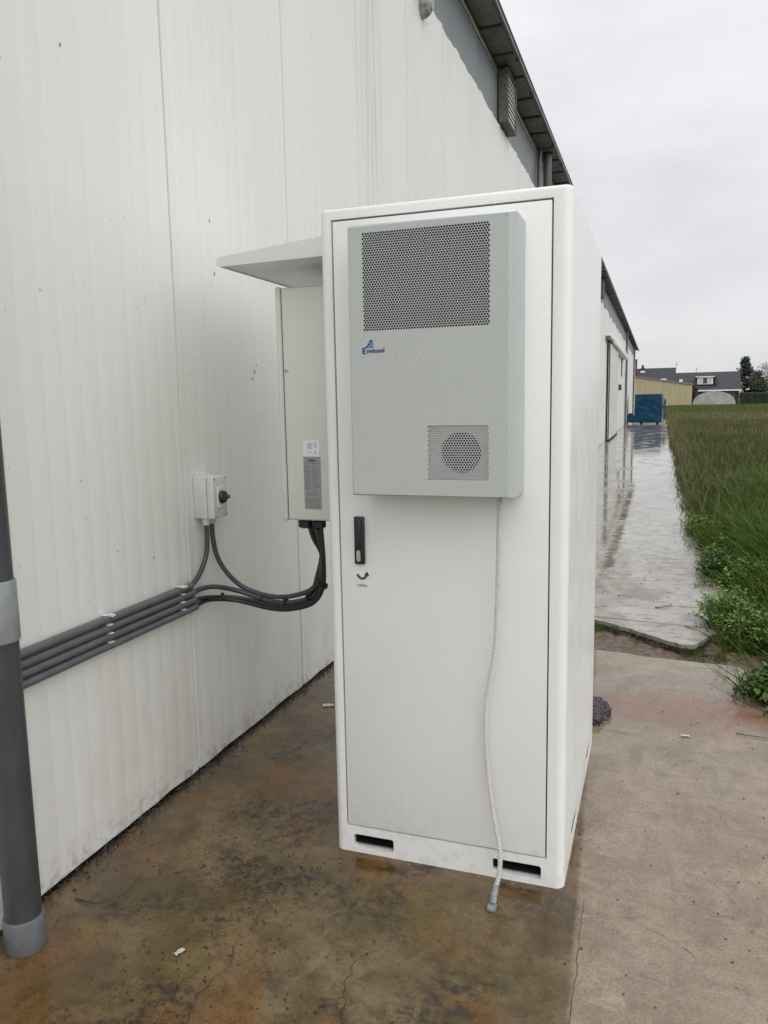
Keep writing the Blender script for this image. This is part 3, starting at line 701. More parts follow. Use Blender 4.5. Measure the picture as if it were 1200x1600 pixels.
def line(mb, x0, x1, z, h=.0014): mb.box((x0, LY - .0011, z), (x1, LY - .0007, z + h))
line(pr, -1.188, -1.132, 1.243, .0016)
for i in range(20):
    z = 1.236 - i * .0047; line(pr, -1.190, -1.190 + .012 + .016 * r.random(), z); line(pr, -1.158, -1.158 + .006 + .020 * r.random(), z)
for i in range(9): line(pr, -1.188, -1.136 + .006 * r.random(), 1.118 - i * .0043, .0012)
for i in range(4):
    pr.box((-1.181 + i * .011, LY - .0011, 1.127), (-1.176 + i * .011, LY - .0007, 1.1325)); pr.box((-1.181 + i * .011, LY - .0011, 1.135), (-1.176 + i * .011, LY - .0007, 1.140))
pr.build('fine_print', M['ink2'], np_)
p2 = MB()
for i in range(5): line(p2, -1.176, -1.160 + .003 * r.random(), 1.314 - i * .0045, .0013); line(p2, -1.152, -1.142 + .004 * r.random(), 1.316 - i * .004, .0012)
line(p2, -1.176, -1.158, 1.283); p2.prism([(-1.149, 1.279), (-1.142, 1.279), (-1.1455, 1.287)], 1, LY - .0011, LY - .0007)
p2.build('fine_print', M['ink2'], lb)
p3 = MB(); line(p3, IX0 + .027, IX0 + .044, 1.570, .0014); line(p3, IX0 + .027, IX0 + .044, 1.5665, .001); p3.tube([(IX0 + .030, LY - .0004, 1.5735), (IX0 + .030, LY - .001, 1.5735)], .0022, 8); p3.build('side_marking', M['ink2'], iv)
for i, (x, y, q) in enumerate([(-1.228, 2.60, .028), (-1.172, 2.60, .026), (-1.06, 2.60, .024), (-1.17, 2.75, .024), (-1.10, 2.75, .024)]):
    MB().tube([(x, y, IZ0 - .002), (x, y, IZ0 - .010), (x, y, IZ0 - .012), (x, y, IZ0 - .034), (x, y, IZ0 - .040)], [q * .8, q * .8, q, q, q * .62], 8 if i % 2 else 12).build('cable_gland', M['black'], iv)

# ================================================================== isolator switch on the wall
sw = thing('isolator_switch', 'light grey isolator switch box with black rotary knob on the white wall', 'switch')
BX = W + .001
MB().bbox((BX, 2.583, 1.018), (BX + .060, 2.683, 1.182), .005, 2).build('back_box', M['switchbox'], sw)
MB().bbox((BX + .061, 2.583, 1.018), (BX + .092, 2.683, 1.182), .006, 2).build('cover', M['switchbox'], sw)
MB().box((BX + .0575, 2.587, 1.022), (BX + .0625, 2.679, 1.178)).build('seam', M['ink2'], sw)
MB().bbox((BX + .092, 2.606, 1.058), (BX + .098, 2.660, 1.142), .002, 1).build('dial_plate', M['clip'], sw)
kn = MB().tube([(BX + .098, 2.633, 1.10), (BX + .104, 2.633, 1.10), (BX + .106, 2.633, 1.10), (BX + .112, 2.633, 1.10)], [.026, .026, .024, .022], 20).build('knob', M['black'], sw)
MB().bbox((BX + .111, 2.612, 1.0925), (BX + .124, 2.654, 1.1075), .003, 2).build('knob_grip', M['black'], kn)
for (y, z) in ((2.589, 1.10),): MB().tube([(BX + .03, y - .0055, z), (BX + .03, y - .008, z)], .009, 12).build('knockout', M['switchbox'], sw)
for (y, z) in ((2.593, 1.172), (2.673, 1.172), (2.593, 1.028), (2.673, 1.028)): MB().tube([(BX + .091, y, z), (BX + .0935, y, z)], .004, 8).build('screw', M['ink2'], sw)
MB().box((BX, 2.61, 1.182), (BX + .012, 2.655, 1.195)).build('mounting_lug', M['clip'], sw)
for y in (2.612, 2.652):
    MB().tube([(BX + .036, y, 1.020), (BX + .036, y, 1.008), (BX + .036, y, 1.0), (BX + .036, y, .99)], [.017, .017, .016, .012], 10).build('cable_gland', M['switchbox'], sw)

# ================================================================== conduits and cables
CR = .0138; CX = W + .022
zs = [.768, .7385, .709, .6795]; ends = [2.505, 2.512, 2.522, 2.532]
names = ['topmost of four grey conduits running along the white wall', 'second from top of four grey conduits along the wall', 'third from top of four grey conduits along the wall', 'lowest of four grey conduits running along the white wall']
for i in range(4):
    t = thing('conduit', names[i], 'conduit', 'grey conduits on the white wall')
    z = zs[i]; n = 40
    P = [(CX + .0012 * noise.noise((k * .4, i, 0)), -1.2 + (ends[i] + 1.2) * k / (n - 1), z + .0022 * noise.noise((k * .35, i * 3, 2))) for k in range(n)]
    MB().tube(P, CR, 16).build('pipe', M['conduit'], t)
    for y in (.35, 1.15, 2.02, 2.435):
        c = MB().box((W + .003, y - .007, z + CR - .0008), (CX + .004, y + .007, z + CR + .0014))
        c.box((CX + .004, y - .009 + .004 * math.sin(i * 3 + y * 7), z + CR - .002), (CX + (.026 if i == 0 else .0155), y + .009, z + CR + (.0050 if i == 0 else .0012)))
        c.build('clip', M['clip'], t)
def cable(label, pts, rad, mat, ties=()):
    t = thing('cable', label, 'cable', 'cables between switch, conduits and inverter'); q = catmull(pts, 10)
    MB().tube(q, rad, 12).build('sheath', mat, t)
    for u in ties:
        k = int(u * (len(q) - 2)); a, b = q[k], q[k + 1]; dv = (b - a).normalized()
        MB().tube([a - dv * .004, a + dv * .004], .0185, 12).build('zip_tie', M['cableb'], t)
    return t
sx = BX + .036
cable('dark cable from the switch box curving down into the topmost conduit', [(sx, 2.612, .992), (sx, 2.610, .93), (sx - .003, 2.602, .87), (CX + .004, 2.57, .81), (CX, 2.53, .778), (CX, 2.49, .768)], .0098, M['cable'])
cable('dark cable from the switch box swinging down to the drooping bundle', [(sx, 2.652, .992), (sx, 2.652, .94), (sx + .008, 2.662, .86), (-1.63, 2.685, .79), (-1.585, 2.71, .732), (-1.53, 2.72, .705), (-1.45, 2.72, .690), (-1.36, 2.715, .697), (-1.26, 2.70, .735), (-1.225, 2.68, .79), (-1.19, 2.655, .90), (-1.195, 2.60, 1.0)], .0098, M['cable'])
cable('dark cable leaving the second conduit and arching into the bundle', [(CX, 2.49, .7385), (CX, 2.52, .7385), (CX + .012, 2.57, .745), (-1.64, 2.63, .738), (-1.585, 2.69, .712), (-1.52, 2.71, .688), (-1.44, 2.715, .670), (-1.35, 2.705, .675), (-1.25, 2.69, .712), (-1.205, 2.665, .78), (-1.178, 2.63, .89), (-1.182, 2.59, 1.0)], .0098, M['cable'], (.50, .62, .72))
cable('thin black cable leaving the third conduit along the underside of the bundle', [(CX, 2.49, .709), (CX, 2.53, .707), (CX + .010, 2.58, .704), (-1.64, 2.64, .694), (-1.585, 2.685, .684), (-1.52, 2.70, .672), (-1.44, 2.70, .657), (-1.35, 2.69, .660), (-1.24, 2.675, .698), (-1.195, 2.65, .77), (-1.168, 2.61, .88), (-1.172, 2.60, 1.0)], .0080, M['cableb'], (.30,))
cable('thin black cable leaving the lowest conduit into the bundle', [(CX, 2.50, .6795), (CX, 2.535, .682), (CX + .010, 2.59, .690), (-1.635, 2.64, .685), (-1.585, 2.68, .673), (-1.52, 2.69, .660), (-1.44, 2.69, .648), (-1.35, 2.68, .653), (-1.24, 2.66, .69), (-1.185, 2.64, .76), (-1.160, 2.60, .87), (-1.162, 2.59, 1.0)], .0085, M['cableb'], (.84,))
cable('black cable with slack hanging beside the inverter glands', [(-1.212, 2.60, 1.0), (-1.200, 2.605, .955), (-1.180, 2.62, .905), (-1.178, 2.63, .85), (-1.21, 2.66, .77), (-1.27, 2.675, .715)], .0085, M['cableb'])

# ================================================================== rain drops (on every wet metal face, uncountable)
def drops(name, parent, sampler, n, rmin, rmax, normal):
    vs = []; fs = []; seg = 6; nv = Vector(normal); a = nv.orthogonal().normalized(); b = nv.cross(a)
    for i in range(n):
        p = Vector(sampler()); rr = rmin + (rmax - rmin) * random.random() ** 3; o = len(vs)
        for h, q in ((-.05, 1.), (.38, .78)):
            for k in range(seg):
                t = 2 * math.pi * k / seg; vs.append(p + (a * math.cos(t) + b * math.sin(t)) * rr * q + nv * rr * h)
        vs.append(p + nv * rr * .6)
        for k in range(seg):
            q = (k + 1) % seg; fs += [(o + k, o + q, o + seg + q, o + seg + k), (o + seg + k, o + seg + q, o + 2 * seg)]
    return tag(MB().add(vs, fs, True).build(name, M['water'], parent), kind='stuff')
def ac_pt():
    while True:
        x, z = random.uniform(AX0 + .004, fxr), random.uniform(AZ0 + .004, AZ1 - .008)
        if G1[0] < x < G1[1] and G1[2] < z < G1[3]: continue
        if G2[0] < x < G2[1] and G2[2] < z < G2[3]: continue
        return (x, AY, z)
drops('rain_drops', ac, ac_pt, 2900, .0005, .0017, (0, -1, 0))
drops('rain_drops', ac, lambda: (AX1, random.uniform(AY + .03, YF - .01), random.uniform(AZ0, AZ1)), 420, .0005, .0015, (1, 0, 0))
def door_pt():
    while True:
        x, z = random.uniform(-.915, -.283), random.uniform(.1, 1.97)
        if AX0 - .01 < x < AX1 + .005 and z > AZ0 - .22 - .1 * random.random(): continue
        return (x, YF + .0005, z)
drops('rain_drops', cb, door_pt, 1100, .0006, .0018, (0, -1, 0))
drops('rain_drops', cb, lambda: (random.uniform(XL + .03, XR - .03), YF, random.choice([random.uniform(1.987, 1.992), random.uniform(.066, .086)])), 160, .0006, .0018, (0, -1, 0))
drops('rain_drops', cb, lambda: (random.choice([random.uniform(XL + .028, -.923), random.uniform(-.275, XR - .03)]), YF, random.uniform(.1, 1.98)), 260, .0006, .0018, (0, -1, 0))
drops('rain_drops', cb, lambda: (XR, random.uniform(YF + .03, YK - .03), random.uniform(.1, 1.97)), 900, .0005, .0015, (1, 0, 0))
drops('rain_drops', cb, lambda: (random.uniform(XL + .03, XR - .03), YF + .026 + .03 * random.random(), H), 160, .0012, .0042, (0, 0, 1))
drops('rain_drops', hood, lambda: (lambda x: (x, HY0 - .0001 + random.random() * .006, 1.926 + (x + 1.44) / (.48) * .016))(random.uniform(-1.44, XL)), 70, .001, .0028, (0, 0, -1))

# ================================================================== rag
bm = bmesh.new(); bmesh.ops.create_icosphere(bm, subdivisions=5, radius=1)
for v in bm.verts:
    p = v.co.copy(); f = 1 + .26 * noise.noise(p * 2.1) + .24 * (1 - 2 * abs(noise.noise(p * 3.6))) + .15 * (1 - 2 * abs(noise.noise(p * 7.5)))+ .07 * (1 - 2 * abs(noise.noise(p * 15)))
    v.co = Vector((p.x * .072 * f, p.y * .105 * f, max(-.002, p.z * .048 * f + .010)))
me = bpy.data.meshes.new('rag'); bm.to_mesh(me); bm.free(); me.polygons.foreach_set('use_smooth', [True] * len(me.polygons))
tag(link('rag', me, M['rag'], None, (-.268, 3.56, 0)), 'crumpled dark purple cloth lying on the concrete behind the cabinet', 'cloth')

# ================================================================== litter
def scatter_bits(name, mat, n, pos, smin, smax, label, cat, lift=.003):
    vs = []; fs = []
    for i in range(n):
        x, y = pos(); s = smin + (smax - smin) * random.random() ** 2; a = random.random() * 6.28; el = .25 + .5 * random.random(); o = len(vs)
        c, q = math.cos(a), math.sin(a)
        for u, v, h in ((-1, 0, .3), (0, -el, random.random()), (1, 0, .2), (0, el, random.random() * .6)):
            vs.append((x + s * (u * c - v * q), y + s * (u * q + v * c), .0008 + lift * random.random() + s * .5 * h))
        fs += [(o, o + 1, o + 2), (o, o + 2, o + 3)]
    return tag(MB().add(vs, fs).build(name, mat), label, cat, kind='stuff')
scatter_bits('leaf_litter', M['litter'], 2600, lambda: (W + .006 + abs(random.gauss(0, .022)) * (1.6 if random.random() < .15 else .7), random.uniform(1.0, 6)), .002, .009, 'dark rotted leaf bits piled along the foot of the white wall', 'leaf litter', .012)
def blot():
    c = random.choice([(-1.12, 1.93, .16), (-1.12, 1.93, .16), (-1.3, 2.2, .2), (-.95, 1.55, .25), (.3, 2.4, .5), (.2, 3.2, .5), (.2, 4.2, .3), (-1.2, 1.5, .2)])
    return (min(.58, random.gauss(c[0], c[2])), random.gauss(c[1], c[2]))
def okp(f):
    def g():
        while True:
            x, y = f()
            if x > W + .02 and not (XL - .01 < x < XR + .01 and YF - .01 < y < YK) and y < 4.3: return (x, y)
    return g
scatter_bits('grit', M['litter'], 1500, okp(blot), .0015, .006, 'small dark specks of grit strewn over the concrete', 'grit', .001)
scatter_bits('paint_flakes', M['paper'], 40, okp(blot), .0012, .0035, 'tiny white flakes strewn over the concrete', 'flakes', .001)
scatter_bits('path_grit', M['litter'], 260, lambda: (random.uniform(-1.2, .38), random.uniform(5.6, 10)), .003, .014, 'dark specks and leaves on the wet path', 'grit', .001)
def lip():
    i = random.randrange(len(fe2) - 1); a, b = fe2[i], fe2[i + 1]; t = random.random()
    return (a[0] + (b[0] - a[0]) * t + random.gauss(0, .008), a[1] + (b[1] - a[1]) * t - abs(random.gauss(.004, .028)))
sb = scatter_bits('edge_shade_litter', M['litter'], 1500, lip, .003, .013, 'dark dirt and leaf bits that darken the shaded lip of the broken path edge', 'leaf litter', .014)  # litter added to draw the dark shadow line under the slab lip
for v in sb.data.vertices: v.co.z -= .024
for v in bpy.data.objects['path_grit'].data.vertices: v.co.z += .012
def scrap(x, y, s, a, label):
    n = 5; vs = []
    for i in range(n):
        for j in range(n): vs.append((s * (i / 4 - .5) * (1 + .2 * noise.noise((i, j, x * 9))), s * .45 * (j / 4 - .5), .003 + s * .16 * abs(noise.noise((i * .6, j * .6, y * 7)))))
    o = MB().add(vs, [(i * n + j, (i + 1) * n + j, (i + 1) * n + j + 1, i * n + j + 1) for i in range(4) for j in range(4)], True).build('paper_scrap', M['paper'], None, (x, y, .001))
    o.rotation_euler.z = a; tag(o, label, 'paper scrap', 'white scraps on the concrete')
scrap(-1.17, 1.60, .030, 1.2, 'small white crumpled scrap on the brown concrete in front of the downpipe')
scrap(-1.47, 3.30, .055, .4, 'white scrap lying near the wall foot left of the cabinet')
scrap(.15, 3.43, .035, .1, 'pale scrap on the reddish stain behind the cabinet')
def twig(P, rad, label, z=0.):
    q = [Vector((p.x, p.y, max(rad * .9, p.z + .002 * noise.noise((i * .8, P[0][0] * 9, 0)))) ) + Vector((0, 0, z)) for i, p in enumerate(catmull(P, 6))]
    n = len(q); o = MB().tube(q, [rad * (1 - .6 * i / n) for i in range(n)], 6).build('twig', M['twig']); tag(o, label, 'twig', 'twigs on the ground')
twig([(-1.60, 1.70, .004), (-1.52, 1.70, .008), (-1.47, 1.76, .01), (-1.48, 1.86, .006)], .0024, 'curved dark twig beside the foot of the near downpipe')
twig([(-1.44, 3.62, .004), (-1.36, 3.66, .006), (-1.25, 3.70, .004)], .006, 'pale straight stick near the wall left of the cabinet')
twig([(.36, 3.98, .02), (.41, 3.90, .010), (.47, 3.86, .006), (.52, 3.80, .004)], .0022, 'dark forked-looking twig sticking out of the near weeds')
twig([(.36, 3.52, .004), (.46, 3.50, .006), (.60, 3.52, .004)], .0020, 'thin dry stalk lying across the slab below the weeds')
twig([(.02, 5.55, .004), (.10, 5.58, .010), (.13, 5.68, .006)], .004, 'hooked dark twig on the pale wet path', .012)
twig([(.20, 5.14, .004), (.28, 5.02, .01), (.34, 4.93, .006)], .003, 'short dark twig at the broken corner of the path', .012)

# ================================================================== grass
def grass_material(name, cols):
    g = NT(name); at = g.n('ShaderNodeVertexColor', layer_name='Col')
    nn = g.noise(.35, 4); sh = g.ramp(nn, .3, .7)
    c = g.mix(sh, at.outputs[0], g.mix(.5, at.outputs[0], cols))
    g.set(Base_Color=c, Roughness=.55); g.b.inputs['Specular IOR Level'].default_value = .12
    tr = g.n('ShaderNodeBsdfTranslucent'); g.l(c, tr.inputs[0]); mx = g.n('ShaderNodeMixShader'); mx.inputs[0].default_value = .28
    g.l(g.b.outputs[0], mx.inputs[1]); g.l(tr.outputs[0], mx.inputs[2]); g.l(mx.outputs[0], g.t.nodes['Material Output'].inputs[0]); return g.m
M['grass'] = grass_material('field_grass', (.075, .095, .026))
def blades(name, xy, h, wd, lean, cols, z0=-.05):
    n = len(xy); az = rng.uniform(0, 2 * np.pi, n); fa = rng.uniform(0, 2 * np.pi, n)
    d = np.stack([np.cos(az), np.sin(az)], 1) * (lean * h)[:, None]; s = np.stack([np.cos(fa), np.sin(fa)], 1) * (wd / 2)[:, None]
    V = np.zeros((n, 7, 3)); 
    for k, (t, ww, dr) in enumerate(((0, .8, 0), (.42, 1, .22), (.78, .7, .62))):
        c = xy + d * dr; z = z0 + h * (t - .10 * t * t * lean)
        V[:, 2 * k, :2] = c - s * ww; V[:, 2 * k + 1, :2] = c + s * ww; V[:, 2 * k, 2] = z; V[:, 2 * k + 1, 2] = z
    V[:, 6, :2] = xy + d * 1.05; V[:, 6, 2] = z0 + h * (1 - .28 * lean)
    base = (np.arange(n) * 7)[:, None]
    me = bpy.data.meshes.new(name); me.vertices.add(n * 7); me.vertices.foreach_set('co', V.ravel())
    q = np.concatenate([base + np.array([[0, 1, 3, 2]]), base + np.array([[2, 3, 5, 4]]), base + np.array([[4, 5, 6]])], 1).astype(np.int32)
    me.loops.add(n * 11); me.loops.foreach_set('vertex_index', q.ravel()); me.polygons.add(n * 3)
    st = (np.arange(n) * 11)[:, None] + np.array([[0, 4, 8]]); me.polygons.foreach_set('loop_start', st.ravel().astype(np.int32))
    me.update(); me.validate()
    ca = me.color_attributes.new('Col', 'FLOAT_COLOR', 'POINT'); C4 = np.ones((n, 7, 4)); C4[:, :, :3] = cols[:, None, :]
    ca.data.foreach_set('color', C4.ravel()); me.polygons.foreach_set('use_smooth', np.ones(n * 3, bool)); me.materials.append(M['grass'])
    return link(name, me, None)
def palette(n, greens, dry, pd):
    a = np.array(greens); c = a[rng.integers(0, len(a), n)] * rng.uniform(.7, 1.3, (n, 1)); k = rng.random(n) < pd
    c[k] = np.array(dry) * rng.uniform(.6, 1.3, (k.sum(), 1)); return c
def field(y0, y1, dens, extra, clump=0.):
    A = 0; pts = []
    ymid = np.linspace(y0, y1, 60)
    for a, b in zip(ymid, ymid[1:]):
        ex = edge_x((a + b) / 2); wdt = max(.3, .125 * b - ex + extra); n = int(dens * wdt * (b - a))
        x = ex + wdt * rng.random(n) - .06 + .03 * rng.standard_normal(n); y = a + (b - a) * rng.random(n); pts.append(np.stack([x, y], 1))
    p = np.concatenate(pts)
    if clump:
        w_ = np.array([noise.noise((x * clump, y * clump * .6, 3)) for x, y in p]); p = p[rng.random(len(p)) < .62 + .9 * w_]
    return p
EX = lambda p: p[:, 0] - np.array([edge_x(y) for y in p[:, 1]])
def bare(p):   # openings at the slab's broken corner and puddle
    k = ~(((p[:, 1] > 4.25) & (p[:, 1] < 4.78) & (p[:, 0] < .72 + .1 * np.sin(p[:, 1] * 30))) | ((p[:, 1] > 5.75) & (p[:, 1] < 6.25) & (p[:, 0] < .55)))
    return p[k]
GREEN = [(.055, .118, .012), (.078, .155, .016), (.028, .070, .010), (.115, .185, .030)]
p = bare(field(3.75, 18, 5200, 1.9, 2.2)); p = p[rng.random(len(p)) < np.interp(p[:, 1] - 1.6 * np.clip(EX(p), 0, 1), [6, 17], [1, 0])]; n = len(p); e = np.clip(EX(p) / .5, 0, 1)
vr = np.array([noise.noise((x * .9, y * .5, 8)) for x, y in p])
h = (.14 + .26 * e) * (1 + .5 * vr) * rng.uniform(.6, 1.35, n)
tag(blades('grass', p, h, rng.uniform(.004, .010, n), rng.uniform(.25, 1.15, n), palette(n, GREEN, (.16, .13, .06), .05)), 'lush green grass overhanging the near edge of the path', 'grass', kind='stuff')
G2_ = [(.055, .098, .018), (.072, .112, .025), (.036, .070, .016), (.095, .115, .042)]
p = field(7, 42, 1150, 2.5, .7); p = p[rng.random(len(p)) < np.interp(p[:, 1], [7, 15], [.25, 1])]; n = len(p); e = np.clip(EX(p) / .6, 0, 1)
h = (.17 + .27 * e) * rng.uniform(.6, 1.3, n)
tag(blades('meadow_grass', p, h, rng.uniform(.009, .018, n), rng.uniform(.2, .9, n), palette(n, G2_, (.24, .20, .12), .16)), 'tall dull green meadow grass with dry stalks beside the path', 'grass', kind='stuff')
p = field(42, 142, 95, 5, .12); n = len(p)
h = .36 * rng.uniform(.6, 1.3, n)
tag(blades('far_meadow_grass', p, h, rng.uniform(.03, .06, n), rng.uniform(.2, .9, n), palette(n, [(.10, .14, .035), (.115, .155, .042), (.085, .11, .034)], (.20, .17, .09), .15)), 'far green meadow reaching to the buildings', 'grass', kind='stuff')
p = field(8, 60, 90, 1.5, .9); n = len(p)
tag(blades('seed_stalks', p, rng.uniform(.38, .66, n), rng.uniform(.005, .011, n) * np.interp(p[:, 1], [8, 60], [.7, 2.6]), rng.uniform(.1, .6, n), palette(n, [(.20, .17, .085), (.15, .15, .06), (.24, .20, .12)], (.26, .22, .15), .3)), 'dry pale seed stalks standing above the meadow grass', 'grass', kind='stuff')
# grass and moss growing in the gap between the slabs
p = np.stack([rng.uniform(-.5, .62, 900), 0 * rng.random(900)], 1); p[:, 1] = np.interp(p[:, 0], [-.5, -.36, -.07, .19, .62], [5.2, 5.12, 4.9, 4.69, 4.66]) - np.abs(rng.normal(0, .05, 900)); k = np.array([noise.noise((x * 5, 2, 0)) > -.05 + .25 * (x < .1) for x in p[:, 0]]); p = p[k]; n = len(p)
tag(blades('joint_grass', p, rng.uniform(.015, .06, n), rng.uniform(.003, .006, n), rng.uniform(.2, .9, n), palette(n, GREEN, (.10, .08, .04), .2), -.03), 'tufts of short grass and moss in the broken gap between the slabs', 'grass', kind='stuff')

# ------------------------------------------------------------------ broad-leaved weeds at the edge of the path
M['weed'] = simple('weed_leaf', (.120, .225, .032), .45, 0, .4, 22); M['weed2'] = simple('dark_weed_leaf', (.070, .135, .024), .45, 0, .45, 22)
def weed(x, y, rad, hgt, nst, seed, label, mat, ls=.028, z=-.04):
    r = random.Random(seed); t = thing('weed_clump', label, 'weed', 'weeds at the edge of the path'); t.location = (x, y, z)
    st, lf = MB(), MB()
    for i in range(nst):
        a = r.random() * 6.28; rr = rad * r.random() ** .6; hh = hgt * (1 - .55 * (rr / rad) ** 2) * r.uniform(.6, 1.1)
        b = Vector((rr * .35 * math.cos(a), rr * .35 * math.sin(a), 0)); c = Vector((rr * math.cos(a), rr * math.sin(a), hh))
        mid = b.lerp(c, .5) + Vector((0, 0, hh * .18)); q = catmull([b, mid, c], 4); st.tube(q, [.0022] * len(q), 4)
        for k in range(9):
            p = q[min(len(q) - 1, 2 + int(r.random() * (len(q) - 2)))] + Vector((r.gauss(0, .012), r.gauss(0, .012), r.gauss(0, .008)))
            s = ls * r.uniform(.5, 1.25); d = Vector((r.gauss(0, 1), r.gauss(0, 1), r.uniform(-.35, .7))).normalized(); sd_ = d.cross(Vector((0, 0, 1))).normalized(); nn = sd_.cross(d)
            lf.add([p, p + d * s * .35 + sd_ * s * .27 + nn * s * .08, p + d * s * .75 + sd_ * s * .2 + nn * s * .05, p + d * s - nn * s * .12, p + d * s * .75 - sd_ * s * .2 + nn * s * .05, p + d * s * .35 - sd_ * s * .27 + nn * s * .08],
                   [(0, 1, 2, 3), (0, 3, 4, 5)])
    st.build('stem', M['weed2'], t); tag(lf.build('foliage', mat, t), kind='stuff')
weed(.46, 5.24, .22, .30, 120, 1, 'bright green bushy weed at the broken corner of the path', M['weed'])
weed(.62, 5.00, .22, .24, 90, 2, 'low leafy weed right of the broken path corner', M['weed'], .034)
weed(.50, 6.75, .21, .28, 100, 3, 'dark green broad-leaved weed halfway along the near path edge', M['weed2'], .038)
weed(.66, 6.35, .22, .28, 90, 4, 'leafy weed behind the puddle at the path edge', M['weed'], .036)
weed(.58, 4.02, .18, .19, 100, 5, 'dark leafy weed nearest the viewer at the right edge', M['weed2'], .044)
weed(.66, 3.82, .15, .12, 60, 6, 'low weed with trailing stalks nearest the right edge of the slab', M['weed'], .03)
weed(.58, 7.6, .18, .24, 60, 7, 'small weed among grass beyond the dark broad-leaved one', M['weed'], .032)
weed(.46, 8.7, .18, .26, 80, 8, 'bright weed clump leaning over the path edge, farthest of the weeds', M['weed'], .036)
# arching grass leaves hanging out over the slab
p = np.stack([rng.uniform(.42, .8, 260), rng.uniform(3.85, 5.3, 260)], 1); p = p[~((p[:, 1] > 4.3) & (p[:, 1] < 4.75))]; n = len(p)
tag(blades('edge_grass', p, rng.uniform(.18, .36, n), rng.uniform(.006, .011, n), rng.uniform(.7, 1.5, n), palette(n, [(.075, .13, .03), (.06, .11, .022)], (.17, .14, .07), .12)), 'long arching grass leaves among the weeds at the slab edge', 'grass', kind='stuff')

# ================================================================== things at the end of the path
tr_ = thing('covered_trailer', 'square trailer wrapped in a creased blue tarpaulin at the end of the path', 'trailer')
M['tarp'] = simple('blue_tarpaulin', (.003, .042, .092), .6, 0, .3, 3, .1, .2)
def tarp_face(nx, nz, fn):
    vs = [fn(i / (nx - 1), j / (nz - 1)) for i in range(nx) for j in range(nz)]
    return vs, [(i * nz + j, (i + 1) * nz + j, (i + 1) * nz + j + 1, i * nz + j + 1) for i in range(nx - 1) for j in range(nz - 1)]
TX0, TX1, TY0, TY1, TZ = -1.23, .20, 47.5, 49.6, 1.70
def crease(u, v, s): return .045 * noise.noise((u * 3 + v * 2.2, v * 2.5 - u * 1.6, s)) + .035 * (1 - 2 * abs(noise.noise((u * 2.2 + v * 3.1, u - v * 2.4, s + 4))))
tm = MB()
tm.add(*tarp_face(30, 30, lambda u, v: (TX0 + (TX1 - TX0) * u + (.04 * (1 - v)) * (u - .5), TY0 - crease(u, v, 1) - .05 * (1 - v), .07 + (TZ - .07) * v + .03 * noise.noise((u * 4, v, 3)) * (1 - v))), True)
tm.add(*tarp_face(20, 30, lambda u, v: (TX1 + .02 + .06 * (1 - v) + crease(u, v, 6), TY0 + (TY1 - TY0) * u, .07 + (TZ - .07) * v)), True)
tm.add(*tarp_face(20, 30, lambda u, v: (TX0 - .02 - crease(u, v, 9), TY0 + (TY1 - TY0) * u, .07 + (TZ - .07) * v)), True)
tm.add(*tarp_face(20, 20, lambda u, v: (TX0 + (TX1 - TX0) * u, TY0 + (TY1 - TY0) * v, TZ - .01 + .03 * noise.noise((u * 3, v * 3, 7)))), True)
tm.build('tarpaulin', M['tarp'], tr_)
tm = MB(); tm.add(*tarp_face(14, 20, lambda u, v: (TX1 + .10 + .10 * u + crease(u, v, 11), TY0 + .25 + .5 * u, .25 + 1.15 * v)), True); tm.build('loose_flap', M['tarp'], tr_)
hm = MB(); n = 18; pr_ = [(-1.50 + .29 * math.cos(math.pi * i / n), .09 + .54 * math.sin(math.pi * i / n)) for i in range(n + 1)]; hm.prism(pr_, 1, TY0 - .15, TY0 + .35); hm.build('wheel_cover', M['tarp'], tr_)
MB().box((TX0 + .1, TY0 + .1, .14), (TX1 - .1, TY1 - .1, .26)).build('chassis', M['rafter'], tr_)
for x in (TX0 + .25, TX1 - .3):
    wq = MB().tube([(x, TY0 + .6, .16), (x + .16, TY0 + .6, .16)], .16, 20).build('wheel', M['gasket'], tr_)

# red column behind the shed
rp = MB().bbox((-4.75, 152, 0), (-3.86, 152.8, 8.45), .03, 1).bbox((-4.82, 151.95, 8.45), (-3.80, 152.85, 8.62), .03, 1).build('red_column', simple('dark_red_paint', (.12, .014, .018), .6)); tag(rp, 'dark red column rising behind the left end of the beige shed', 'column')

# beige shed (about 140 m away)
sh_ = thing('beige_shed', 'low beige metal shed with sloping top behind the blue trailer', 'shed')
M['beige'] = simple('beige_sheet_metal', (.50, .44, .29), .6, 0, .10, 1.5, 0, .5, (2, 2, .15))
M['slate'] = simple('dark_slate_roof', (.034, .037, .046), .7, 0, .22, 1.2); M['white'] = simple('white_joinery', (.75, .75, .74), .5, 0, .04)
M['glass'] = simple('dark_window_glass', (.05, .06, .07), .1, 0, .2, 2); M['brick'] = simple('dark_brick', (.075, .052, .045), .85, 0, .3, 6)
SX0, SX1, SY = -3.9, 5.25, 140; z0, z1 = 5.05, 3.55
nS = 10
for i in range(nS):
    a, b = SX0 + (SX1 - SX0) * i / nS, SX0 + (SX1 - SX0) * (i + 1) / nS - .02; za, zb = z0 + (z1 - z0) * i / nS, z0 + (z1 - z0) * (i + 1) / nS
    mbs = MB(); nr = 6
    for k in range(nr):
        u0, u1 = a + (b - a) * k / nr, a + (b - a) * (k + .75) / nr; zz0 = za + (zb - za) * k / nr
        mbs.prism([(u0, SY), (u0 + .03, SY - .04), (u1 - .03, SY - .04), (u1, SY), (u1, SY + .02), (u0, SY + .02)], 2, -.05, zz0)
    mbs.prism([(a, SY + .021), (b, SY + .021), (b, SY + .05), (a, SY + .05)], 2, -.05, min(za, zb)); mbs.build('wall_sheet', M['beige'], sh_)
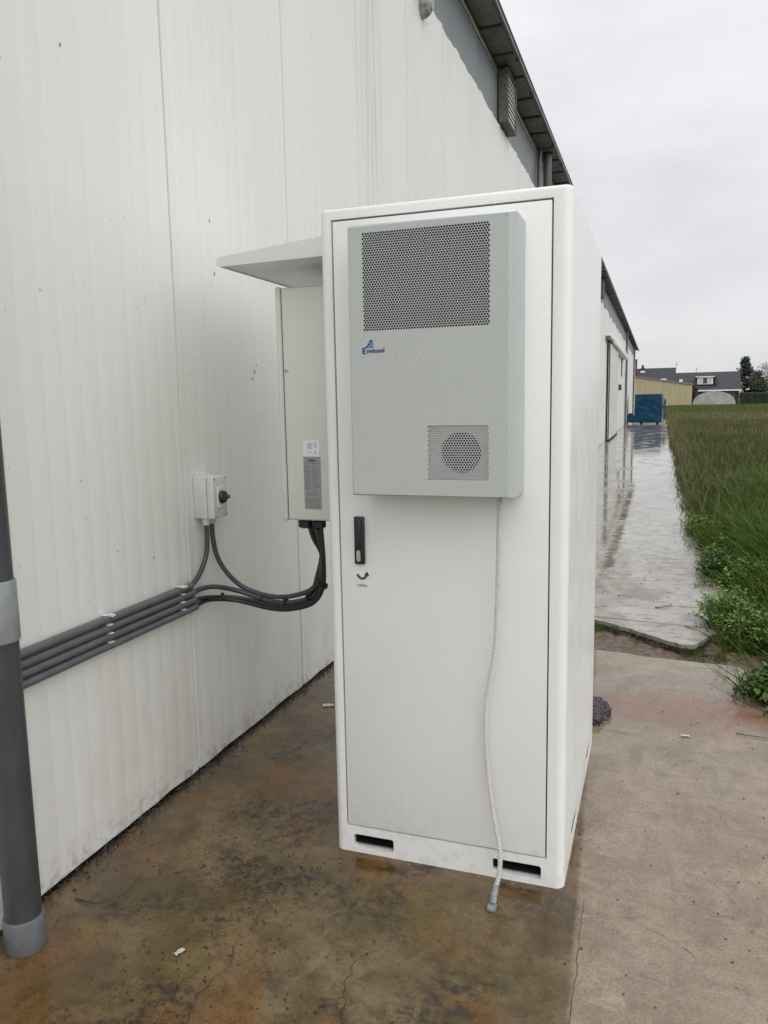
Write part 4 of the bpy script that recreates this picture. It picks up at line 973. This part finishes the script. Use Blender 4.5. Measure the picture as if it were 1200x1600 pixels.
MB().add([(SX1 - .03, SY + .06, 0), (SX1 - .03, SY + 9, 0), (SX1 - .03, SY + 9, z1), (SX1 - .03, SY + .06, z1)], [(0, 1, 2, 3)]).build('side_wall', M['beige'], sh_)
MB().add([(SX0, SY - .2, z0 + .02), (SX1 + .1, SY - .2, z1 + .02), (SX1 + .1, SY + 9, z1 + .02), (SX0, SY + 9, z0 + .02), (SX0, SY - .2, z0 + .22), (SX1 + .1, SY - .2, z1 + .22), (SX1 + .1, SY + 9, z1 + .22), (SX0, SY + 9, z0 + .22)],
         [(0, 3, 2, 1), (4, 5, 6, 7), (0, 1, 5, 4), (1, 2, 6, 5), (2, 3, 7, 6), (3, 0, 4, 7)]).build('roof', M['soffit'], sh_)

# dark house (about 160 m away)
ho = thing('house', 'wide dark-roofed house with white dormer and chimney behind the shed', 'house')
HY = 160.; K = HY / 105.
def hx(x): return x * K
def hz(z): return 1.45 + (z - 1.45) * K
def roof(x0, x1, zr, ze, y, run, name='roof'):
    return MB().add([(x0, y, ze), (x1, y, ze), (x1, y + run, zr), (x0, y + run, zr), (x1, y + 2 * run, ze), (x0, y + 2 * run, ze), (x0, y, ze - .15), (x1, y, ze - .15), (x1, y + 2 * run, ze - .15), (x0, y + 2 * run, ze - .15)],
                    [(0, 1, 2, 3), (3, 2, 4, 5), (0, 3, 5, 9, 6), (1, 7, 8, 4, 2), (0, 6, 7, 1), (4, 8, 9, 5), (6, 9, 8, 7)]).build(name, M['slate'], ho)
run = 3.6
zr2, ze2 = hz(4.52) + .15, hz(2.34)
rr_ = roof(hx(1.9), hx(9.55), zr2, ze2, HY, run)
rl = roof(hx(-7.5), hx(2.02), hz(5.19) + .2, ze2 + .3, HY + .6, run)
MB().box((hx(2.1), HY + .5, -.05), (hx(9.4), HY + 2 * run - .5, ze2 - .15)).build('wall', M['brick'], ho)
MB().box((hx(-7.3), HY + 1, -.05), (hx(1.9), HY + 2 * run, ze2 + .1)).build('wall', M['brick'], ho)
MB().box((hx(4.6), HY - .12, ze2 - .20), (hx(9.6), HY - .02, ze2 + .05)).build('fascia_board', M['white'], ho)
dx0, dx1, dz0, dz1 = hx(4.5), hx(6.35), hz(3.02) + .1, hz(3.85) + .15
dmr = MB().box((dx0 + .05, HY + .75, dz0 - .2), (dx1 - .05, HY + 2.6, dz1)).build('dormer', M['slate'], ho)
MB().box((dx0 - .25, HY + .4, dz1), (dx1 + .25, HY + 3.2, dz1 + .16)).build('dormer_roof', M['white'], dmr)
MB().box((dx0 + .04, HY + .70, dz0), (dx1 - .04, HY + .748, dz1 - .02)).build('window_frame', M['white'], dmr)
for i in range(3):
    a = dx0 + .2 + i * (dx1 - dx0 - .3) / 3; MB().box((a, HY + .66, dz0 + .12), (a + (dx1 - dx0 - .3) / 3 - .12, HY + .699, dz1 - .14)).build('pane', M['glass'] if i == 1 else M['slat'], dmr)
MB().box((dx1 + .25, HY + .7, dz0 - .2), (dx1 + .6, HY + 2.6, dz1 + .1)).build('dormer_cheek', M['slate'], dmr)
for (x, z, w_, h_) in ((2.42, 3.45, .40, .32), (.2, 3.75, .7, .16)):
    MB().box((hx(x), HY + 1.2, hz(z)), (hx(x) + w_ * K, HY + 2.6, hz(z) + h_ * K)).build('roof_window', M['white'], ho)
MB().box((hx(5.6), HY + .4, .0), (hx(6.9), HY + .499, 2.3)).build('door', M['glass'], ho)
MB().box((hx(7.4), HY + .4, .9), (hx(8.9), HY + .499, 2.3)).build('window', M['glass'], ho)
MB().box((hx(9.3), HY - .1, 0), (hx(9.45), HY + .1, ze2 - .2)).build('porch_post', M['white'], ho)
chm = MB().box((hx(-2.25), HY + 3.4, hz(4.7)), (hx(-1.78), HY + 4.2, hz(5.42))).build('chimney', M['brick'], ho)
MB().box((hx(-2.3), HY + 3.3, hz(4.75)), (hx(-1.72), HY + 3.39, hz(5.0))).build('flashing', M['white'], chm)
MB().tube([(hx(-2.02), HY + 3.8, hz(5.42)), (hx(-2.02), HY + 3.8, hz(5.62)), (hx(-2.02), HY + 3.8, hz(5.64)), (hx(-2.02), HY + 3.8, hz(5.78))], [.22, .2, .3, .05], 10).build('chimney_pot', M['slate'], chm)
for x, zb in ((2.06, 5.2), (4.45, 4.5)):
    MB().tube([(hx(x), HY + run, hz(zb)), (hx(x), HY + run, hz(zb) + 1.2)], .03, 6).box((hx(x) - .4, HY + run - .02, hz(zb) + .8), (hx(x) + .4, HY + run + .02, hz(zb) + .84)).build('antenna', M['rafter'], ho)

# pale plastic-covered mound
DY = 150.; DK = DY / 80.
mo = MB(); nu, nv = 40, 14; vs = []
for i in range(nu):
    for j in range(nv):
        a = math.pi * i / (nu - 1); b = j / (nv - 1)
        x = 4.95 * DK - 3.5 * math.cos(a) * (1 - .1 * b); z = 2.50 * max(0, math.sin(a)) ** .75 * (1 - .25 * b * b) + .05 * noise.noise((a * 9, b * 4, 0)); vs.append((x, DY + 7 * b - .6 * math.sin(a), z))
mo.add(vs, [(i * nv + j, (i + 1) * nv + j, (i + 1) * nv + j + 1, i * nv + j + 1) for i in range(nu - 1) for j in range(nv - 1)], True)
mo.add([vs[i * nv] for i in range(nu)], [tuple(range(nu))])
mo = mo.build('covered_mound', simple('grey_white_plastic_sheet', (.48, .48, .47), .5, 0, .2, .8, .2)); tag(mo, 'rounded pale plastic-covered mound in front of the house', 'mound')

# hedge and trees
def leaf_cloud(mb, centre, radii, n, s, r, power=.45):
    for i in range(n):
        while True:
            q = Vector((r.uniform(-1, 1), r.uniform(-1, 1), r.uniform(-1, 1)))
            if q.length <= 1: break
        q = q.normalized() * (q.length ** power); p = Vector((centre[0] + q.x * radii[0], centre[1] + q.y * radii[1], centre[2] + q.z * radii[2]))
        a = Vector((r.gauss(0, 1), r.gauss(0, 1), r.gauss(0, 1))).normalized(); b = a.orthogonal().normalized(); k = s * r.uniform(.5, 1.3)
        mb.add([p - a * k, p + b * k * .45, p + a * k, p - b * k * .45], [(0, 1, 2, 3)])
def leafmat(name, col): return simple(name, col, .7, 0, .5, 1.2)
r = random.Random(11)
hb = MB(); hb.box((14.2, 158.3, 0), (40, 159.2, 2.05))
for i in range(5200):
    x = r.uniform(14.0, 40); top_ = r.random() < .3; p = Vector((x, 158.3 - r.random() * .12 if not top_ else r.uniform(158.3, 159.2), r.uniform(.1, 2.1) if not top_ else 2.05 + r.random() * .12))
    a = Vector((r.gauss(0, 1), r.gauss(0, 1), r.gauss(0, 1))).normalized(); b = a.orthogonal().normalized(); k = .12
    hb.add([p - a * k, p + b * k * .6, p + a * k, p - b * k * .6], [(0, 1, 2, 3)])
h_ = hb.build('hedge', leafmat('hedge_leaf', (.022, .036, .018))); tag(h_, 'low dark clipped hedge along the far end of the field', 'hedge')
def tree(x, y, hgt, cr, seed, label, col, conifer=False, trunk_h=None):
    r = random.Random(seed); t = thing('tree', label, 'tree', 'trees behind the house and hedge'); t.location = (x, y, 0); th = trunk_h or hgt * .35
    tk = MB().tube([(0, 0, 0), (.1, 0, th * .5), (0, .1, th), (.1, 0, hgt * .8)], [.28, .22, .18, .04], 8)
    cr_ = MB()
    if conifer:
        for k in range(26):
            u = k / 25; z = hgt * (.12 + .86 * u); L_ = cr * (1 - u) ** .75 * r.uniform(.7, 1.25) + .2
            for q in range(5):
                a = r.random() * 6.28; tip = Vector((math.cos(a) * L_, math.sin(a) * L_, z + r.uniform(-.2, .5))); tk.tube([(0, 0, z - .2), tip], [.06, .015], 4)
                for w_ in range(3): c = Vector((0, 0, z)).lerp(tip, .45 + .28 * w_); leaf_cloud(cr_, c, (.5, .5, .28), 16, .22, r)
    else:
        for k in range(34):
            a = r.random() * 6.28; u = r.random() ** .5; zz = r.uniform(-1, 1); q = math.sqrt(max(0, 1 - zz * zz)) * u * cr; c = Vector((q * math.cos(a), q * math.sin(a), hgt * .62 + zz * hgt * .34))
            tk.tube([(0, 0, th * r.uniform(.6, 1.1)), c], [.09, .02], 4); leaf_cloud(cr_, c, (cr * .33, cr * .33, cr * .26), 75, .2, r)
    tk.build('trunk', M['twig'], t); tag(cr_.build('crown', leafmat('tree_leaf', col), t), kind='stuff')
tree(16.0, 170, 8.8, 2.6, 1, 'dark ragged conifer beside the right end of the house', (.020, .032, .024), True)
tree(18.6, 172, 6.0, 1.9, 2, 'smaller dark conifer just right of the ragged one', (.022, .034, .024), True)
tree(20.6, 165, 7.6, 3.6, 3, 'rounded olive green tree at the right edge of the picture', (.045, .055, .018))
tree(26.5, 172, 9.0, 3.8, 4, 'tall dark tree behind the olive one at the right edge', (.026, .036, .02))
tree(5.75, 152, 3.9, .75, 5, 'narrow dark bush between the beige shed and the house', (.030, .034, .024))
